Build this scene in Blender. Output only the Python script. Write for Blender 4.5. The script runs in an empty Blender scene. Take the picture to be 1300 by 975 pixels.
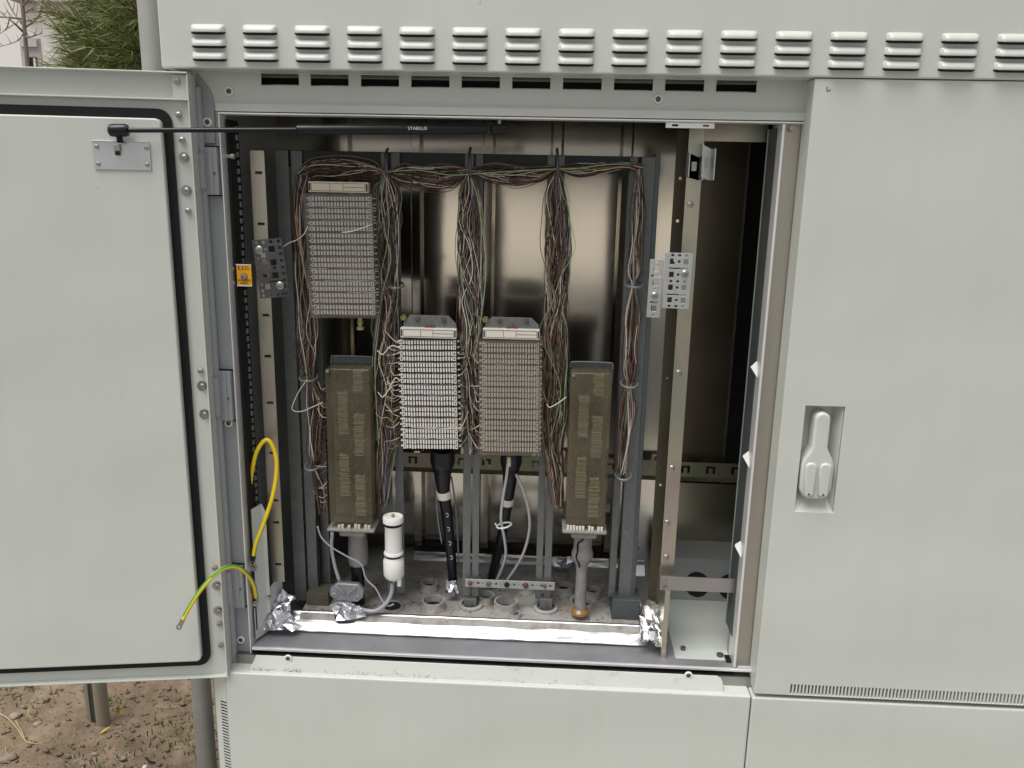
import bpy, bmesh, math, random
from math import sin, cos, tan, pi, radians, atan2
from mathutils import Vector, Matrix
random.seed(7)
C = bpy.context.scene.collection
S = bpy.context.scene

# ------------------------------------------------------------------ camera
FPX, PIT, YAW, ROL, CZ, CD = 1059.985, .236248, -.044453, .020142, 1.70, 1.65
fw = Vector((sin(YAW)*cos(PIT), cos(YAW)*cos(PIT), -sin(PIT)))
r0 = Vector((cos(YAW), -sin(YAW), 0)); u0 = r0.cross(fw)
RT = cos(ROL)*r0+sin(ROL)*u0; UP = -sin(ROL)*r0+cos(ROL)*u0
CAM = Vector((0, -CD, CZ))
cd = bpy.data.cameras.new('camera'); cam = bpy.data.objects.new('camera', cd); C.objects.link(cam)
cd.sensor_width = 36; cd.lens = FPX/1300*36; cd.clip_start = .02; cd.clip_end = 2000
M = Matrix((RT, UP, -fw)).transposed().to_4x4(); M.translation = CAM; cam.matrix_world = M
S.camera = cam

# ------------------------------------------------------------------ light
SUN_EL, SUN_AZ = radians(69), radians(222)          # azimuth measured from +Y, clockwise
w = bpy.data.worlds.new('World'); S.world = w; w.use_nodes = True
nt = w.node_tree; bg = nt.nodes['Background']
sk = nt.nodes.new('ShaderNodeTexSky'); sk.sky_type = 'NISHITA'; sk.sun_disc = False
sk.sun_elevation = SUN_EL; sk.sun_rotation = SUN_AZ; sk.dust_density = 4.0; sk.air_density = 1.0; sk.ozone_density = 1.0
hs = nt.nodes.new('ShaderNodeHueSaturation'); hs.inputs['Saturation'].default_value = .22
nt.links.new(sk.outputs[0], hs.inputs['Color']); nt.links.new(hs.outputs[0], bg.inputs['Color'])
bg.inputs['Strength'].default_value = .075
sl = bpy.data.lights.new('sun', 'SUN'); sl.energy = 1.5; sl.angle = radians(40); sl.color = (1, .97, .92)
so = bpy.data.objects.new('sun', sl); C.objects.link(so)
sd = Vector((sin(SUN_AZ)*cos(SUN_EL), cos(SUN_AZ)*cos(SUN_EL), sin(SUN_EL)))
so.rotation_euler = (-sd).to_track_quat('-Z', 'Y').to_euler(); so.location = (0, -4, 6)
S.view_settings.view_transform = 'Standard'; S.view_settings.look = 'None'
S.view_settings.exposure = 0.9; S.view_settings.gamma = 1
S.cycles.max_bounces = 8; S.cycles.transparent_max_bounces = 12

# ------------------------------------------------------------------ measuring helpers
def ray(px, py):
    return fw+RT*((px-650)/FPX)-UP*((py-487.5)/FPX)
def P(px, py, Y):
    d = ray(px, py); return CAM+d*((Y+CD)/d.y)
def PZ(px, py, Z):
    d = ray(px, py); return CAM+d*((Z-CZ)/d.z)
def PX(px, py, X):
    d = ray(px, py); return CAM+d*(X/d.x)
def XR(a, b, py, Y): return P(a, py, Y).x, P(b, py, Y).x

# ------------------------------------------------------------------ materials
def mat(name, col, rough=.5, metal=0., var=0., vscale=8., bump=0., bscale=60., dirt=None, dirt_amt=0., dscale=6., spec=.5, aniso=0., coat=0., stretch=None, trans=0., alpha=1., detail=6.):
    m = bpy.data.materials.new(name); m.use_nodes = True
    n = m.node_tree.nodes; l = m.node_tree.links; b = n['Principled BSDF']
    b.inputs['Base Color'].default_value = (*col, 1); b.inputs['Roughness'].default_value = rough
    b.inputs['Metallic'].default_value = metal; b.inputs['Specular IOR Level'].default_value = spec
    b.inputs['Coat Weight'].default_value = coat; b.inputs['Transmission Weight'].default_value = trans
    b.inputs['Alpha'].default_value = alpha
    tc = n.new('ShaderNodeTexCoord'); geo = n.new('ShaderNodeNewGeometry')
    vec = geo.outputs['Position']
    if stretch:
        mp = n.new('ShaderNodeMapping'); mp.inputs['Scale'].default_value = stretch
        l.new(vec, mp.inputs['Vector']); vec = mp.outputs[0]
    cur = None
    if var > 0:
        t = n.new('ShaderNodeTexNoise'); t.inputs['Scale'].default_value = vscale; t.inputs['Detail'].default_value = detail
        l.new(vec, t.inputs['Vector'])
        mx = n.new('ShaderNodeMix'); mx.data_type = 'RGBA'
        mx.inputs['A'].default_value = (*[max(0, c*(1-var)) for c in col], 1); mx.inputs['B'].default_value = (*[min(1, c*(1+var)) for c in col], 1)
        l.new(t.outputs['Fac'], mx.inputs['Factor']); cur = mx.outputs['Result']
        rr = n.new('ShaderNodeMapRange'); rr.inputs['To Min'].default_value = max(.03, rough-.08); rr.inputs['To Max'].default_value = min(1, rough+.1)
        l.new(t.outputs['Fac'], rr.inputs['Value']); l.new(rr.outputs[0], b.inputs['Roughness'])
    if dirt:
        t = n.new('ShaderNodeTexNoise'); t.inputs['Scale'].default_value = dscale; t.inputs['Detail'].default_value = 8; t.inputs['Roughness'].default_value = .7
        l.new(vec, t.inputs['Vector'])
        rp = n.new('ShaderNodeMapRange'); rp.inputs['From Min'].default_value = .62-.22*dirt_amt; rp.inputs['From Max'].default_value = .8-.2*dirt_amt
        rp.inputs['To Max'].default_value = min(1, .5+dirt_amt*.5)
        l.new(t.outputs['Fac'], rp.inputs['Value'])
        mx = n.new('ShaderNodeMix'); mx.data_type = 'RGBA'; mx.inputs['B'].default_value = (*dirt, 1)
        if cur: l.new(cur, mx.inputs['A'])
        else: mx.inputs['A'].default_value = (*col, 1)
        l.new(rp.outputs[0], mx.inputs['Factor']); cur = mx.outputs['Result']
        if metal > 0:
            mr = n.new('ShaderNodeMapRange'); mr.inputs['To Min'].default_value = metal; mr.inputs['To Max'].default_value = 0
            l.new(rp.outputs[0], mr.inputs['Value']); l.new(mr.outputs[0], b.inputs['Metallic'])
    if cur: l.new(cur, b.inputs['Base Color'])
    if bump > 0:
        t = n.new('ShaderNodeTexNoise'); t.inputs['Scale'].default_value = bscale; t.inputs['Detail'].default_value = 5
        l.new(vec, t.inputs['Vector'])
        bp = n.new('ShaderNodeBump'); bp.inputs['Strength'].default_value = bump; bp.inputs['Distance'].default_value = .01
        l.new(t.outputs['Fac'], bp.inputs['Height']); l.new(bp.outputs[0], b.inputs['Normal'])
    return m
PAINT = mat('light_grey_paint', (.550, .570, .528), .38, var=.018, vscale=3, bump=.014, bscale=420)
def weather(m, amt, dents):
    n = m.node_tree.nodes; l = m.node_tree.links; b = n['Principled BSDF']
    g = n.new('ShaderNodeNewGeometry'); mp = n.new('ShaderNodeMapping'); mp.inputs['Scale'].default_value = (24, 24, 1.1)
    t = n.new('ShaderNodeTexNoise'); t.inputs['Scale'].default_value = 1.; t.inputs['Detail'].default_value = 7
    r = n.new('ShaderNodeMapRange'); r.inputs['From Min'].default_value = .48; r.inputs['From Max'].default_value = .78; r.inputs['To Max'].default_value = amt
    t2 = n.new('ShaderNodeTexNoise'); t2.inputs['Scale'].default_value = 75; t2.inputs['Detail'].default_value = 2
    r2 = n.new('ShaderNodeMapRange'); r2.inputs['From Min'].default_value = .74; r2.inputs['From Max'].default_value = .80; r2.inputs['To Max'].default_value = .35
    mx = n.new('ShaderNodeMix'); mx.data_type = 'RGBA'; mx.inputs['B'].default_value = (.30, .28, .23, 1)
    mx2 = n.new('ShaderNodeMix'); mx2.data_type = 'RGBA'; mx2.inputs['B'].default_value = (.27, .24, .20, 1)
    src = b.inputs['Base Color'].links[0].from_socket
    l.new(g.outputs['Position'], mp.inputs[0]); l.new(mp.outputs[0], t.inputs['Vector']); l.new(t.outputs['Fac'], r.inputs['Value'])
    l.new(g.outputs['Position'], t2.inputs['Vector']); l.new(t2.outputs['Fac'], r2.inputs['Value'])
    l.new(src, mx.inputs['A']); l.new(r.outputs[0], mx.inputs['Factor']); l.new(mx.outputs['Result'], mx2.inputs['A']); l.new(r2.outputs[0], mx2.inputs['Factor']); l.new(mx2.outputs['Result'], b.inputs['Base Color'])
    t3 = n.new('ShaderNodeTexNoise'); t3.inputs['Scale'].default_value = 3.2; t3.inputs['Detail'].default_value = 1
    bp = n.new('ShaderNodeBump'); bp.inputs['Strength'].default_value = 1; bp.inputs['Distance'].default_value = dents
    l.new(g.outputs['Position'], t3.inputs['Vector']); l.new(t3.outputs['Fac'], bp.inputs['Height']); l.new(b.inputs['Normal'].links[0].from_socket, bp.inputs['Normal']); l.new(bp.outputs[0], b.inputs['Normal'])
weather(PAINT, .05, .010)
PAINT_D = mat('light_grey_paint_dusty', (.525, .540, .505), .5, var=.05, vscale=14, bump=.015, bscale=400, dirt=(.20, .13, .08), dirt_amt=.22, dscale=18)
PLATE = mat('pale_plate_paint', (.50, .53, .50), .4, var=.05, vscale=9)
COLUMN = mat('grey_column_paint', (.30, .32, .33), .38, var=.06, vscale=8)
ALU = mat('aluzinc_sheet', (.64, .605, .53), .12, 1., var=.14, vscale=3, bump=.03, bscale=9, stretch=(1, 1, .35))
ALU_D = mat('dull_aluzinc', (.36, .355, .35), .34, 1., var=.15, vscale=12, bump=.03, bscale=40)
BRIGHT = mat('bright_edge_metal', (.84, .84, .83), .38, .55, var=.03, vscale=20)
ZINC = mat('galvanised_steel', (.185, .193, .192), .5, .6, var=.3, vscale=90, bump=.05, bscale=160, dirt=(.16, .11, .08), dirt_amt=.12, dscale=14)
TOPZ = mat('shaded_top_zinc', (.038, .045, .044), .55, .3, var=.3, vscale=50, bump=.05, bscale=120)  # darker zinc for the top rail, shade under the hood put into its colour
SHADE = mat('shade_black', (.014, .014, .014), .8, spec=.2)  # near-black colour standing in for the shade inside the cabinet
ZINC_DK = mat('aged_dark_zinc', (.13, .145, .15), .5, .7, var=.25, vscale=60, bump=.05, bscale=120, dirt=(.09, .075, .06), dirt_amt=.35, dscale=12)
BASEM = mat('dusty_base_casting', (.36, .355, .335), .7, .1, var=.3, vscale=25, bump=.25, bscale=80, dirt=(.17, .11, .07), dirt_amt=.62, dscale=20)
BLACK = mat('black_rubber', (.008, .0085, .010), .6, spec=.25, bump=.02, bscale=200)
VOID = mat('dark_opening', (.006, .006, .006), .9)
BPLAST = mat('black_plastic', (.007, .0075, .011), .3, var=.1, vscale=40, spec=.35)
STEELS = mat('screw_steel', (.40, .385, .35), .34, 1., var=.1, vscale=200)
WPL = mat('white_plastic', (.78, .78, .75), .35, var=.04, vscale=30)
CREAM = mat('cream_plastic', (.70, .67, .58), .45, var=.07, vscale=80)
CARD = mat('yellowed_label_card', (.56, .50, .38), .55, var=.08, vscale=90)
TOOTH = mat('off_white_contact', (.74, .72, .68), .4, var=.1, vscale=160)
TOOTH_D = mat('greyed_contact', (.66, .64, .60), .45, var=.14, vscale=160)
BODY = mat('dark_block_body', (.075, .062, .058), .5, var=.3, vscale=80)
YELL = mat('yellow_plate', (.80, .37, .012), .4, var=.05, vscale=40)
INK = mat('printing_ink', (.01, .01, .01), .6)
WINK = mat('white_print', (.75, .75, .75), .6)
DKPLATE = mat('black_zinc_plate', (.10, .107, .11), .3, .8, var=.5, vscale=30)
LPLATE = mat('white_zinc_plate', (.58, .60, .61), .34, .85, var=.12, vscale=40)
FOIL = mat('aluminium_foil', (.72, .72, .75), .24, 1., var=.1, vscale=30, bump=.25, bscale=60)
FOILSM = mat('aluminium_tape', (.50, .50, .53), .33, 1., var=.2, vscale=14, bump=.10, bscale=38)
TUBE = mat('grey_hose', (.36, .38, .41), .3, var=.1, vscale=60)
YWIRE = mat('yellow_insulation', (.82, .60, .01), .35)
GWIRE = mat('green_insulation', (.03, .26, .05), .38)
AMBER = mat('amber_grease', (.26, .15, .045), .25, dirt=(.15, .08, .03), dirt_amt=.3, dscale=60)
LEADG = mat('lead_grey_sleeve', (.29, .285, .27), .6, .3, var=.3, vscale=40, bump=.2, bscale=60, dirt=(.17, .12, .08), dirt_amt=.5, dscale=30)
WOODP = mat('weathered_post', (.30, .28, .21), .6, .2, var=.15, vscale=12, stretch=(1, 1, .2))
POLEM = mat('pole_zinc', (.42, .42, .40), .5, .3, var=.12, vscale=16, bump=.02, bscale=50)
def irid(name, c1, c2, c3, rough):
    m = mat(name, c1, rough, .9)
    n = m.node_tree.nodes; l = m.node_tree.links; b = n['Principled BSDF']
    g = n.new('ShaderNodeNewGeometry'); mp = n.new('ShaderNodeMapping'); mp.inputs['Scale'].default_value = (6, 6, 3.2)
    t = n.new('ShaderNodeTexNoise'); t.inputs['Scale'].default_value = 2.2; t.inputs['Detail'].default_value = 3
    cr = n.new('ShaderNodeValToRGB'); e = cr.color_ramp.elements
    e[0].position = .34; e[0].color = (*c2, 1); e[1].position = .68; e[1].color = (*c3, 1); k = e.new(.5); k.color = (*c1, 1)
    l.new(g.outputs['Position'], mp.inputs[0]); l.new(mp.outputs[0], t.inputs['Vector']); l.new(t.outputs['Fac'], cr.inputs[0]); l.new(cr.outputs[0], b.inputs['Base Color'])
    return m
CHROM = irid('yellow_passivated_zinc', (.50, .46, .37), (.40, .42, .34), (.46, .37, .38), .36)
CHROM_G = irid('green_passivated_zinc', (.34, .34, .24), (.24, .29, .20), (.38, .33, .27), .4)
def acrylic(name, col, fac, tint):
    m = bpy.data.materials.new(name); m.use_nodes = True; n = m.node_tree.nodes; l = m.node_tree.links
    out = n['Material Output']; b = n['Principled BSDF']; b.inputs['Roughness'].default_value = .2
    g = n.new('ShaderNodeNewGeometry'); t = n.new('ShaderNodeTexNoise'); t.inputs['Scale'].default_value = 9; t.inputs['Detail'].default_value = 10
    l.new(g.outputs['Position'], t.inputs['Vector'])
    mx = n.new('ShaderNodeMix'); mx.data_type = 'RGBA'; mx.inputs['A'].default_value = (*[c*.6 for c in col], 1); mx.inputs['B'].default_value = (*[c*1.3 for c in col], 1)
    l.new(t.outputs['Fac'], mx.inputs['Factor']); l.new(mx.outputs['Result'], b.inputs['Base Color'])
    tr = n.new('ShaderNodeBsdfTransparent'); tr.inputs[0].default_value = (*tint, 1)
    ms = n.new('ShaderNodeMixShader')
    mr = n.new('ShaderNodeMapRange'); mr.inputs['To Min'].default_value = fac-.18; mr.inputs['To Max'].default_value = fac+.18
    l.new(t.outputs['Fac'], mr.inputs['Value']); l.new(mr.outputs[0], ms.inputs[0])
    l.new(tr.outputs[0], ms.inputs[1]); l.new(b.outputs[0], ms.inputs[2]); l.new(ms.outputs[0], out.inputs['Surface'])
    return m
ACRYL = acrylic('yellowed_acrylic', (.150, .136, .094), .46, (.84, .81, .70))
SMOKE = acrylic('dusty_clear_plastic', (.30, .265, .225), .30, (.90, .87, .82))
SMOKE_D = acrylic('dim_clear_plastic', (.33, .31, .30), .24, (.92, .90, .88))
WIRES = {k: mat('wire_'+k, c, .42) for k, c in dict(brown=(.055, .032, .024), maroon=(.14, .068, .058), pink=(.54, .44, .37), pale=(.70, .66, .56), green=(.29, .43, .24), violet=(.20, .18, .27), ochre=(.30, .21, .11), grey=(.20, .175, .15)).items()}

# ------------------------------------------------------------------ mesh builder
ORG = {}
class MB:
    def __init__(s, tf=None): s.v = []; s.f = []; s.m = []; s.tf = tf; s.mi = 0
    def add(s, vs, fs):
        o = len(s.v)
        s.v += [(s.tf(*p) if s.tf else tuple(p)) for p in vs]
        s.f += [tuple(i+o for i in f) for f in fs]; s.m += [s.mi]*len(fs)
    def box(s, x0, x1, y0, y1, z0, z1):
        x0, x1 = min(x0, x1), max(x0, x1); y0, y1 = min(y0, y1), max(y0, y1); z0, z1 = min(z0, z1), max(z0, z1)
        s.add([(x0,y0,z0),(x1,y0,z0),(x1,y1,z0),(x0,y1,z0),(x0,y0,z1),(x1,y0,z1),(x1,y1,z1),(x0,y1,z1)],
              [(0,3,2,1),(4,5,6,7),(0,1,5,4),(1,2,6,5),(2,3,7,6),(3,0,4,7)]); return s
    def prism(s, poly, a0, a1, axis='y'):               # poly in (x,z) extruded along y; or (y,z) along x; or (x,y) along z
        n = len(poly); f = {'y': lambda p, a: (p[0], a, p[1]), 'x': lambda p, a: (a, p[0], p[1]), 'z': lambda p, a: (p[0], p[1], a)}[axis]
        vs = [f(p, a0) for p in poly]+[f(p, a1) for p in poly]
        fs = [tuple(range(n)), tuple(range(2*n-1, n-1, -1))]+[(i+n, (i+1) % n+n, (i+1) % n, i) for i in range(n)]
        s.add(vs, fs); return s
    def tube(s, pts, r, n=8, caps=True, r1=None):
        pts = [Vector(p) for p in pts]; k = len(pts)
        t0 = (pts[1]-pts[0]).normalized()
        u = t0.orthogonal().normalized(); vs = []; 
        for i, p in enumerate(pts):
            t = ((pts[min(i+1, k-1)]-pts[max(i-1, 0)])).normalized()
            u = (u-t*u.dot(t)); u = u.normalized() if u.length > 1e-6 else t.orthogonal().normalized()
            v = t.cross(u)
            rr = r[i] if isinstance(r, (list, tuple)) else (r if r1 is None else r+(r1-r)*i/(k-1))
            for j in range(n):
                a = 2*pi*j/n; vs.append(tuple(p+u*(cos(a)*rr)+v*(sin(a)*rr)))
        fs = [(i*n+j, i*n+(j+1) % n, (i+1)*n+(j+1) % n, (i+1)*n+j) for i in range(k-1) for j in range(n)]
        if caps: fs += [tuple(range(n-1, -1, -1)), tuple(range((k-1)*n, k*n))]
        s.add(vs, fs); return s
    def cyl(s, c, ax, h, r, n=16, r1=None):
        c = Vector(c); ax = Vector(ax).normalized(); return s.tube([c, c+ax*h], r, n, True, r1)
    def lathe(s, c, prof, n=20, ax=(0, 0, 1), caps=True):
        c = Vector(c); ax = Vector(ax).normalized(); u = ax.orthogonal().normalized(); v = ax.cross(u); vs = []
        for r, h in prof:
            for j in range(n):
                a = 2*pi*j/n; vs.append(tuple(c+ax*h+u*(cos(a)*r)+v*(sin(a)*r)))
        k = len(prof); fs = [(i*n+j, i*n+(j+1) % n, (i+1)*n+(j+1) % n, (i+1)*n+j) for i in range(k-1) for j in range(n)]
        if caps: fs += [tuple(range(n-1, -1, -1)), tuple(range((k-1)*n, k*n))]
        s.add(vs, fs); return s
    def plate(s, x0, x1, z0, z1, y0, y1, holes=(), extra=()):     # slab in the xz plane with real rectangular holes
        xs = sorted(set([x0, x1]+[min(max(h[i], x0), x1) for h in holes for i in (0, 1)])); zs = sorted(set([z0, z1]+[min(max(h[i], z0), z1) for h in holes for i in (2, 3)]))
        def solid(i, j):
            if i < 0 or j < 0 or i >= len(xs)-1 or j >= len(zs)-1: return False
            cx = (xs[i]+xs[i+1])/2; cz = (zs[j]+zs[j+1])/2
            return not any(h[0] < cx < h[1] and h[2] < cz < h[3] for h in holes)
        nx = len(xs); nz = len(zs); vs = []; idx = {}
        def vid(i, j, k):
            q = (i, j, k)
            if q not in idx: idx[q] = len(vs); vs.append((xs[i], y0 if k == 0 else y1, zs[j]))
            return idx[q]
        fs = []
        for i in range(nx-1):
            for j in range(nz-1):
                if not solid(i, j): continue
                fs.append((vid(i,j,0), vid(i+1,j,0), vid(i+1,j+1,0), vid(i,j+1,0)))
                fs.append((vid(i,j,1), vid(i,j+1,1), vid(i+1,j+1,1), vid(i+1,j,1)))
                if not solid(i-1, j): fs.append((vid(i,j,0), vid(i,j+1,0), vid(i,j+1,1), vid(i,j,1)))
                if not solid(i+1, j): fs.append((vid(i+1,j,0), vid(i+1,j,1), vid(i+1,j+1,1), vid(i+1,j+1,0)))
                if not solid(i, j-1): fs.append((vid(i,j,0), vid(i,j,1), vid(i+1,j,1), vid(i+1,j,0)))
                if not solid(i, j+1): fs.append((vid(i,j+1,0), vid(i+1,j+1,0), vid(i+1,j+1,1), vid(i,j+1,1)))
        s.add(vs, fs); return s
    def build(s, name, mats, parent=None, bevel=0., smooth=False, kind=None, org=None, seg=2):
        mats = mats if isinstance(mats, (list, tuple)) else [mats]
        if org is None:
            if parent is not None: org = ORG[parent.name]
            else:
                xs, ys, zs = zip(*s.v); org = Vector(((min(xs)+max(xs))/2, (min(ys)+max(ys))/2, min(zs)))
        org = Vector(org)
        me = bpy.data.meshes.new(name); me.from_pydata([tuple(Vector(p)-org) for p in s.v], [], s.f); me.update()
        for x in mats: me.materials.append(x)
        for p, i in zip(me.polygons, s.m): p.material_index = i; p.use_smooth = bool(smooth)
        bm = bmesh.new(); bm.from_mesh(me); bmesh.ops.recalc_face_normals(bm, faces=bm.faces); bm.to_mesh(me); bm.free()
        o = bpy.data.objects.new(name, me); C.objects.link(o)
        if smooth and smooth != 'all': me.set_sharp_from_angle(angle=radians(38))
        if parent is not None:
            o.parent = parent; o.location = org-ORG[parent.name]
        else: o.location = org
        ORG[o.name] = org
        if bevel > 0:
            b = o.modifiers.new('bevel', 'BEVEL'); b.width = bevel; b.segments = seg; b.limit_method = 'ANGLE'; b.angle_limit = radians(50)
        if kind: o['kind'] = kind
        return o
def tag(o, label, cat, group=None):
    o['label'] = label; o['category'] = cat
    if group: o['group'] = group
    return o
def thing(name, label, cat, loc, group=None):
    o = bpy.data.objects.new(name, None); C.objects.link(o); o.location = loc; o.empty_display_size = .05
    ORG[o.name] = Vector(loc); return tag(o, label, cat, group)
def dup_part(o, delta, parent=None):                     # another piece sharing the mesh of o
    c = o.copy(); C.objects.link(c); c.parent = parent or o.parent; c.location = o.location+Vector(delta)
    ORG[c.name] = ORG[o.name]+Vector(delta)
    for ch in o.children:
        g = ch.copy(); C.objects.link(g); g.parent = c
    return c
def smoothpath(pts, n=6):                                # Catmull-Rom
    pts = [Vector(p) for p in pts]; q = [pts[0]*2-pts[1]]+pts+[pts[-1]*2-pts[-2]]; out = []
    for i in range(1, len(q)-2):
        a, b, c, d = q[i-1:i+3]
        for k in range(n):
            t = k/n
            out.append(.5*((2*b)+(c-a)*t+(2*a-5*b+4*c-d)*t*t+(3*b-a-3*c+d)*t**3))
    out.append(pts[-1]); return out
def textmesh(name, txt, size, m, parent, place):          # flat lettering turned into a mesh; place maps (x,y) of the text to the world
    cu = bpy.data.curves.new(name, 'FONT'); cu.body = txt; cu.size = size; cu.align_x = 'CENTER'; cu.align_y = 'CENTER'; cu.extrude = .00012
    t = bpy.data.objects.new(name, cu); C.objects.link(t)
    dg = bpy.context.evaluated_depsgraph_get(); me = bpy.data.meshes.new_from_object(t.evaluated_get(dg))
    vs = [v.co.copy() for v in me.vertices]; fs = [tuple(p.vertices) for p in me.polygons]
    bpy.data.objects.remove(t); bpy.data.curves.remove(cu); bpy.data.meshes.remove(me)
    mb = MB(); mb.add([place(v.x, v.y, v.z) for v in vs], fs); return mb.build(name, m, parent)

# ================================================================== SETTING
REC = .05
def sheet(name, x0, x1, y0, y1, z, m):
    mb = MB(); mb.add([(x0,y0,z),(x1,y0,z),(x1,y1,z),(x0,y1,z)], [(0,1,2,3)]); return mb.build(name, m, kind='structure')
SOILM = mat('brown_soil', (.20, .145, .095), .95, var=.5, vscale=22, bump=.8, bscale=70, dirt=(.33, .265, .185), dirt_amt=.55, dscale=8)
ASPH = mat('asphalt', (.05, .05, .052), .9, var=.2, vscale=30)
PAVE = mat('concrete_paving', (.33, .31, .28), .85, var=.15, vscale=5)
EARTH = mat('distant_earth', (.17, .14, .09), .95, var=.3, vscale=2)
sheet('ground', -400, 400, -400, 400, -.06, EARTH)
sheet('pavement', -60, 60, -2.6, -.25, -.02, PAVE)
mb = MB(); mb.box(-60, 60, -2.75, -2.6, -.14, -.016); mb.build('kerb', PAVE, kind='structure')
sheet('road', -60, 60, -12.5, -2.75, -.05, ASPH)
sheet('far_bounce_ground', -90, 90, -120, -12.5, -.03, mat('pale_bounce_ground', (.50, .46, .40), .9, var=.15, vscale=3))  # unseen pale ground, added to brighten the reflection in the back panel
# soil behind and beside the cabinet: a lumpy bed
import mathutils.noise as mn
mb = MB(); NX, NY = 260, 200; X0, X1, Y0, Y1 = -3.4, 2.6, -.25, 3.4
def soil_z(x, y):
    v = mn.fractal(Vector((x*2.6, y*2.6, 1)), 1., 2.1, 6)*.026+mn.fractal(Vector((x*11, y*11, 4)), .7, 2., 5)*.017
    e = min((x-X0)/.3, (X1-x)/.3, (Y1-y)/.3, (y-Y0)/.2, 1); return -.03+(v+.035)*max(e, 0)
vs = [(X0+(X1-X0)*i/NX, Y0+(Y1-Y0)*j/NY, 0) for j in range(NY+1) for i in range(NX+1)]
vs = [(x, y, soil_z(x, y)) for x, y, _ in vs]
mb.add(vs, [(j*(NX+1)+i, j*(NX+1)+i+1, (j+1)*(NX+1)+i+1, (j+1)*(NX+1)+i) for j in range(NY) for i in range(NX)])
mb.build('soil', SOILM, kind='structure', smooth='all')

# ================================================================== CABINET
HX0 = P(206, 85, 0).x; HZ0 = P(500, 90.5, 0).z
XR_END = 1.9; CY1 = .57
cab = thing('equipment_cabinet', 'large light grey steel telecom cabinet with louvred hood and its left door wide open', 'cabinet', (.4, .25, .02))
FLO = P(622, 834, REC).z+.001                                   # level of the inner floor
def dz(zpx): return zpx
# hood
hood = MB()
hood.box(HX0, XR_END, -.004, CY1, HZ0, HZ0+.5)
hood = hood.build('hood', PAINT, cab, bevel=.003)
lw, lh, ld = .066, .0175, .0125
mb = MB(); prof = [(0, 1.0), (.30, .92), (.66, .70), (.90, .46), (1.0, .22), (.95, .10), (0, -.06)]
NXL = 14; vs = []
for i in range(NXL+1):
    t = i/NXL*2-1; x = math.copysign(abs(t)**.8, t)*lw/2*1.0
    e = min(1, (lw/2-abs(x))/.011); sc = (1-(1-max(e, 0))**2)**.5
    for (a, b) in prof: vs.append((x, -.004-.0003-ld*a*sc, lh*(.5+(b-.5)*(.72+.28*sc))))
k = len(prof); fsL = []; mi = []
for i in range(NXL):
    for j in range(k-1): fsL.append((i*k+j, (i+1)*k+j, (i+1)*k+j+1, i*k+j+1)); mi.append(1 if j >= k-2 else 0)
mb.add(vs, fsL); mb.m = mi
louv0 = None
# louvre columns: left edges measured along the row
lx_first = P(265.5, 40, 0).x; lx_last = P(1217, 55, 0).x
zrow = [P(650, y, 0).z for y in (45.5, 62, 79)]
mb0 = mb
for c_ in range(17):
    x = lx_first+(lx_last-lx_first)*c_/14
    for z in (P(650, 48.5, 0).z, P(650, 66.2, 0).z, P(650, 83.6-.6, 0).z):
        if louv0 is None:
            m2 = MB(); m2.v = [(p[0]+x, p[1], p[2]+z) for p in mb0.v]; m2.f = mb0.f; m2.m = mb0.m
            louv0 = m2.build('louvre', [PAINT, VOID], hood, smooth=True, org=(x, -.004, z)); lx0 = (x, z)
        else: dup_part(louv0, (x-lx0[0], 0, z-lx0[1]))
# rail with slots under the hood
RB = P(650, 147, REC).z; JX = P(1010, 400, .06).x
slots = [(331,379.5),(394,442.5),(458,506.5),(522,570.5),(586,634.5),(650.5,698.5),(715,763.5),(780,828.5),(845,893.5),(910,960)]
hol = []
for a, b in slots:
    py = 93+(a-331)*.0148
    p = P(a, py, REC); q = P(b, py+15, REC); hol.append((p.x, q.x, P((a+b)/2, py+15.5, REC).z, P((a+b)/2, py+.4, REC).z))
zt = sum(h[3] for h in hol)/10; zb = sum(h[2] for h in hol)/10
hol = [(h[0], h[1], zb, zt) for h in hol]
CX0 = P(252, 200, REC).x                                  # left edge of the hinge column
OXL = P(289.5, 330, REC).x; OXR = P(966.5, 470, REC).x
ZTOP = P(640, 151, REC).z; ZBOT = P(622, 834, REC).z
rail = MB(); rail.plate(CX0-.02, .56, RB, HZ0+.02, REC, REC+.002, hol)
rail.box(OXL-.004, .56, REC-.008, REC-.0005, RB-.001, RB+.014)
rail = rail.build('slotted_rail', PAINT, cab, bevel=.0006, seg=1)
mb = MB(); mb.box(CX0, .52, REC+.03, REC+.034, zb-.02, zb+.0045); mb.build('inner_flange', ALU_D, cab)
mb = MB(); mb.box(HX0+.01, .6, REC+.0025, CY1-.01, HZ0+.03, HZ0+.034); mb.build('ceiling_plate', SHADE, cab)  # ceiling coloured near black so the slots look shaded
mb = MB(); mb.box(HX0+.02, .58, .13, .133, zb-.012, HZ0+.0295); mb.build('slot_shade_sheet', SHADE, cab)  # added dark sheet that blackens the view through the slots
# trim around the opening
mb = MB(); e = .0045
mb.box(OXL-e/2, .56, REC-.006, REC+.03, ZTOP, ZTOP+e*.8); mb.build('opening_trim', BRIGHT, cab, bevel=.0014)
mb = MB(); mb.box(OXL-e*.35, OXL+e*.35, REC-.005, REC+.03, ZBOT-.03, ZTOP-.0005); mb.build('opening_trim', BRIGHT, cab, bevel=.0012)
mb = MB(); mb.box(OXR-e*.6, OXR+e*.6, REC-.004, REC+.05, ZBOT+.003, ZTOP-.0005); mb.build('opening_trim', BRIGHT, cab, bevel=.0014)
mb = MB(); mb.box(OXL+.004, .56, REC-.007, REC+.0005, ZBOT-.0055, ZBOT+.0005)
mb.build('opening_trim', BRIGHT, cab, bevel=.0012)
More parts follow.
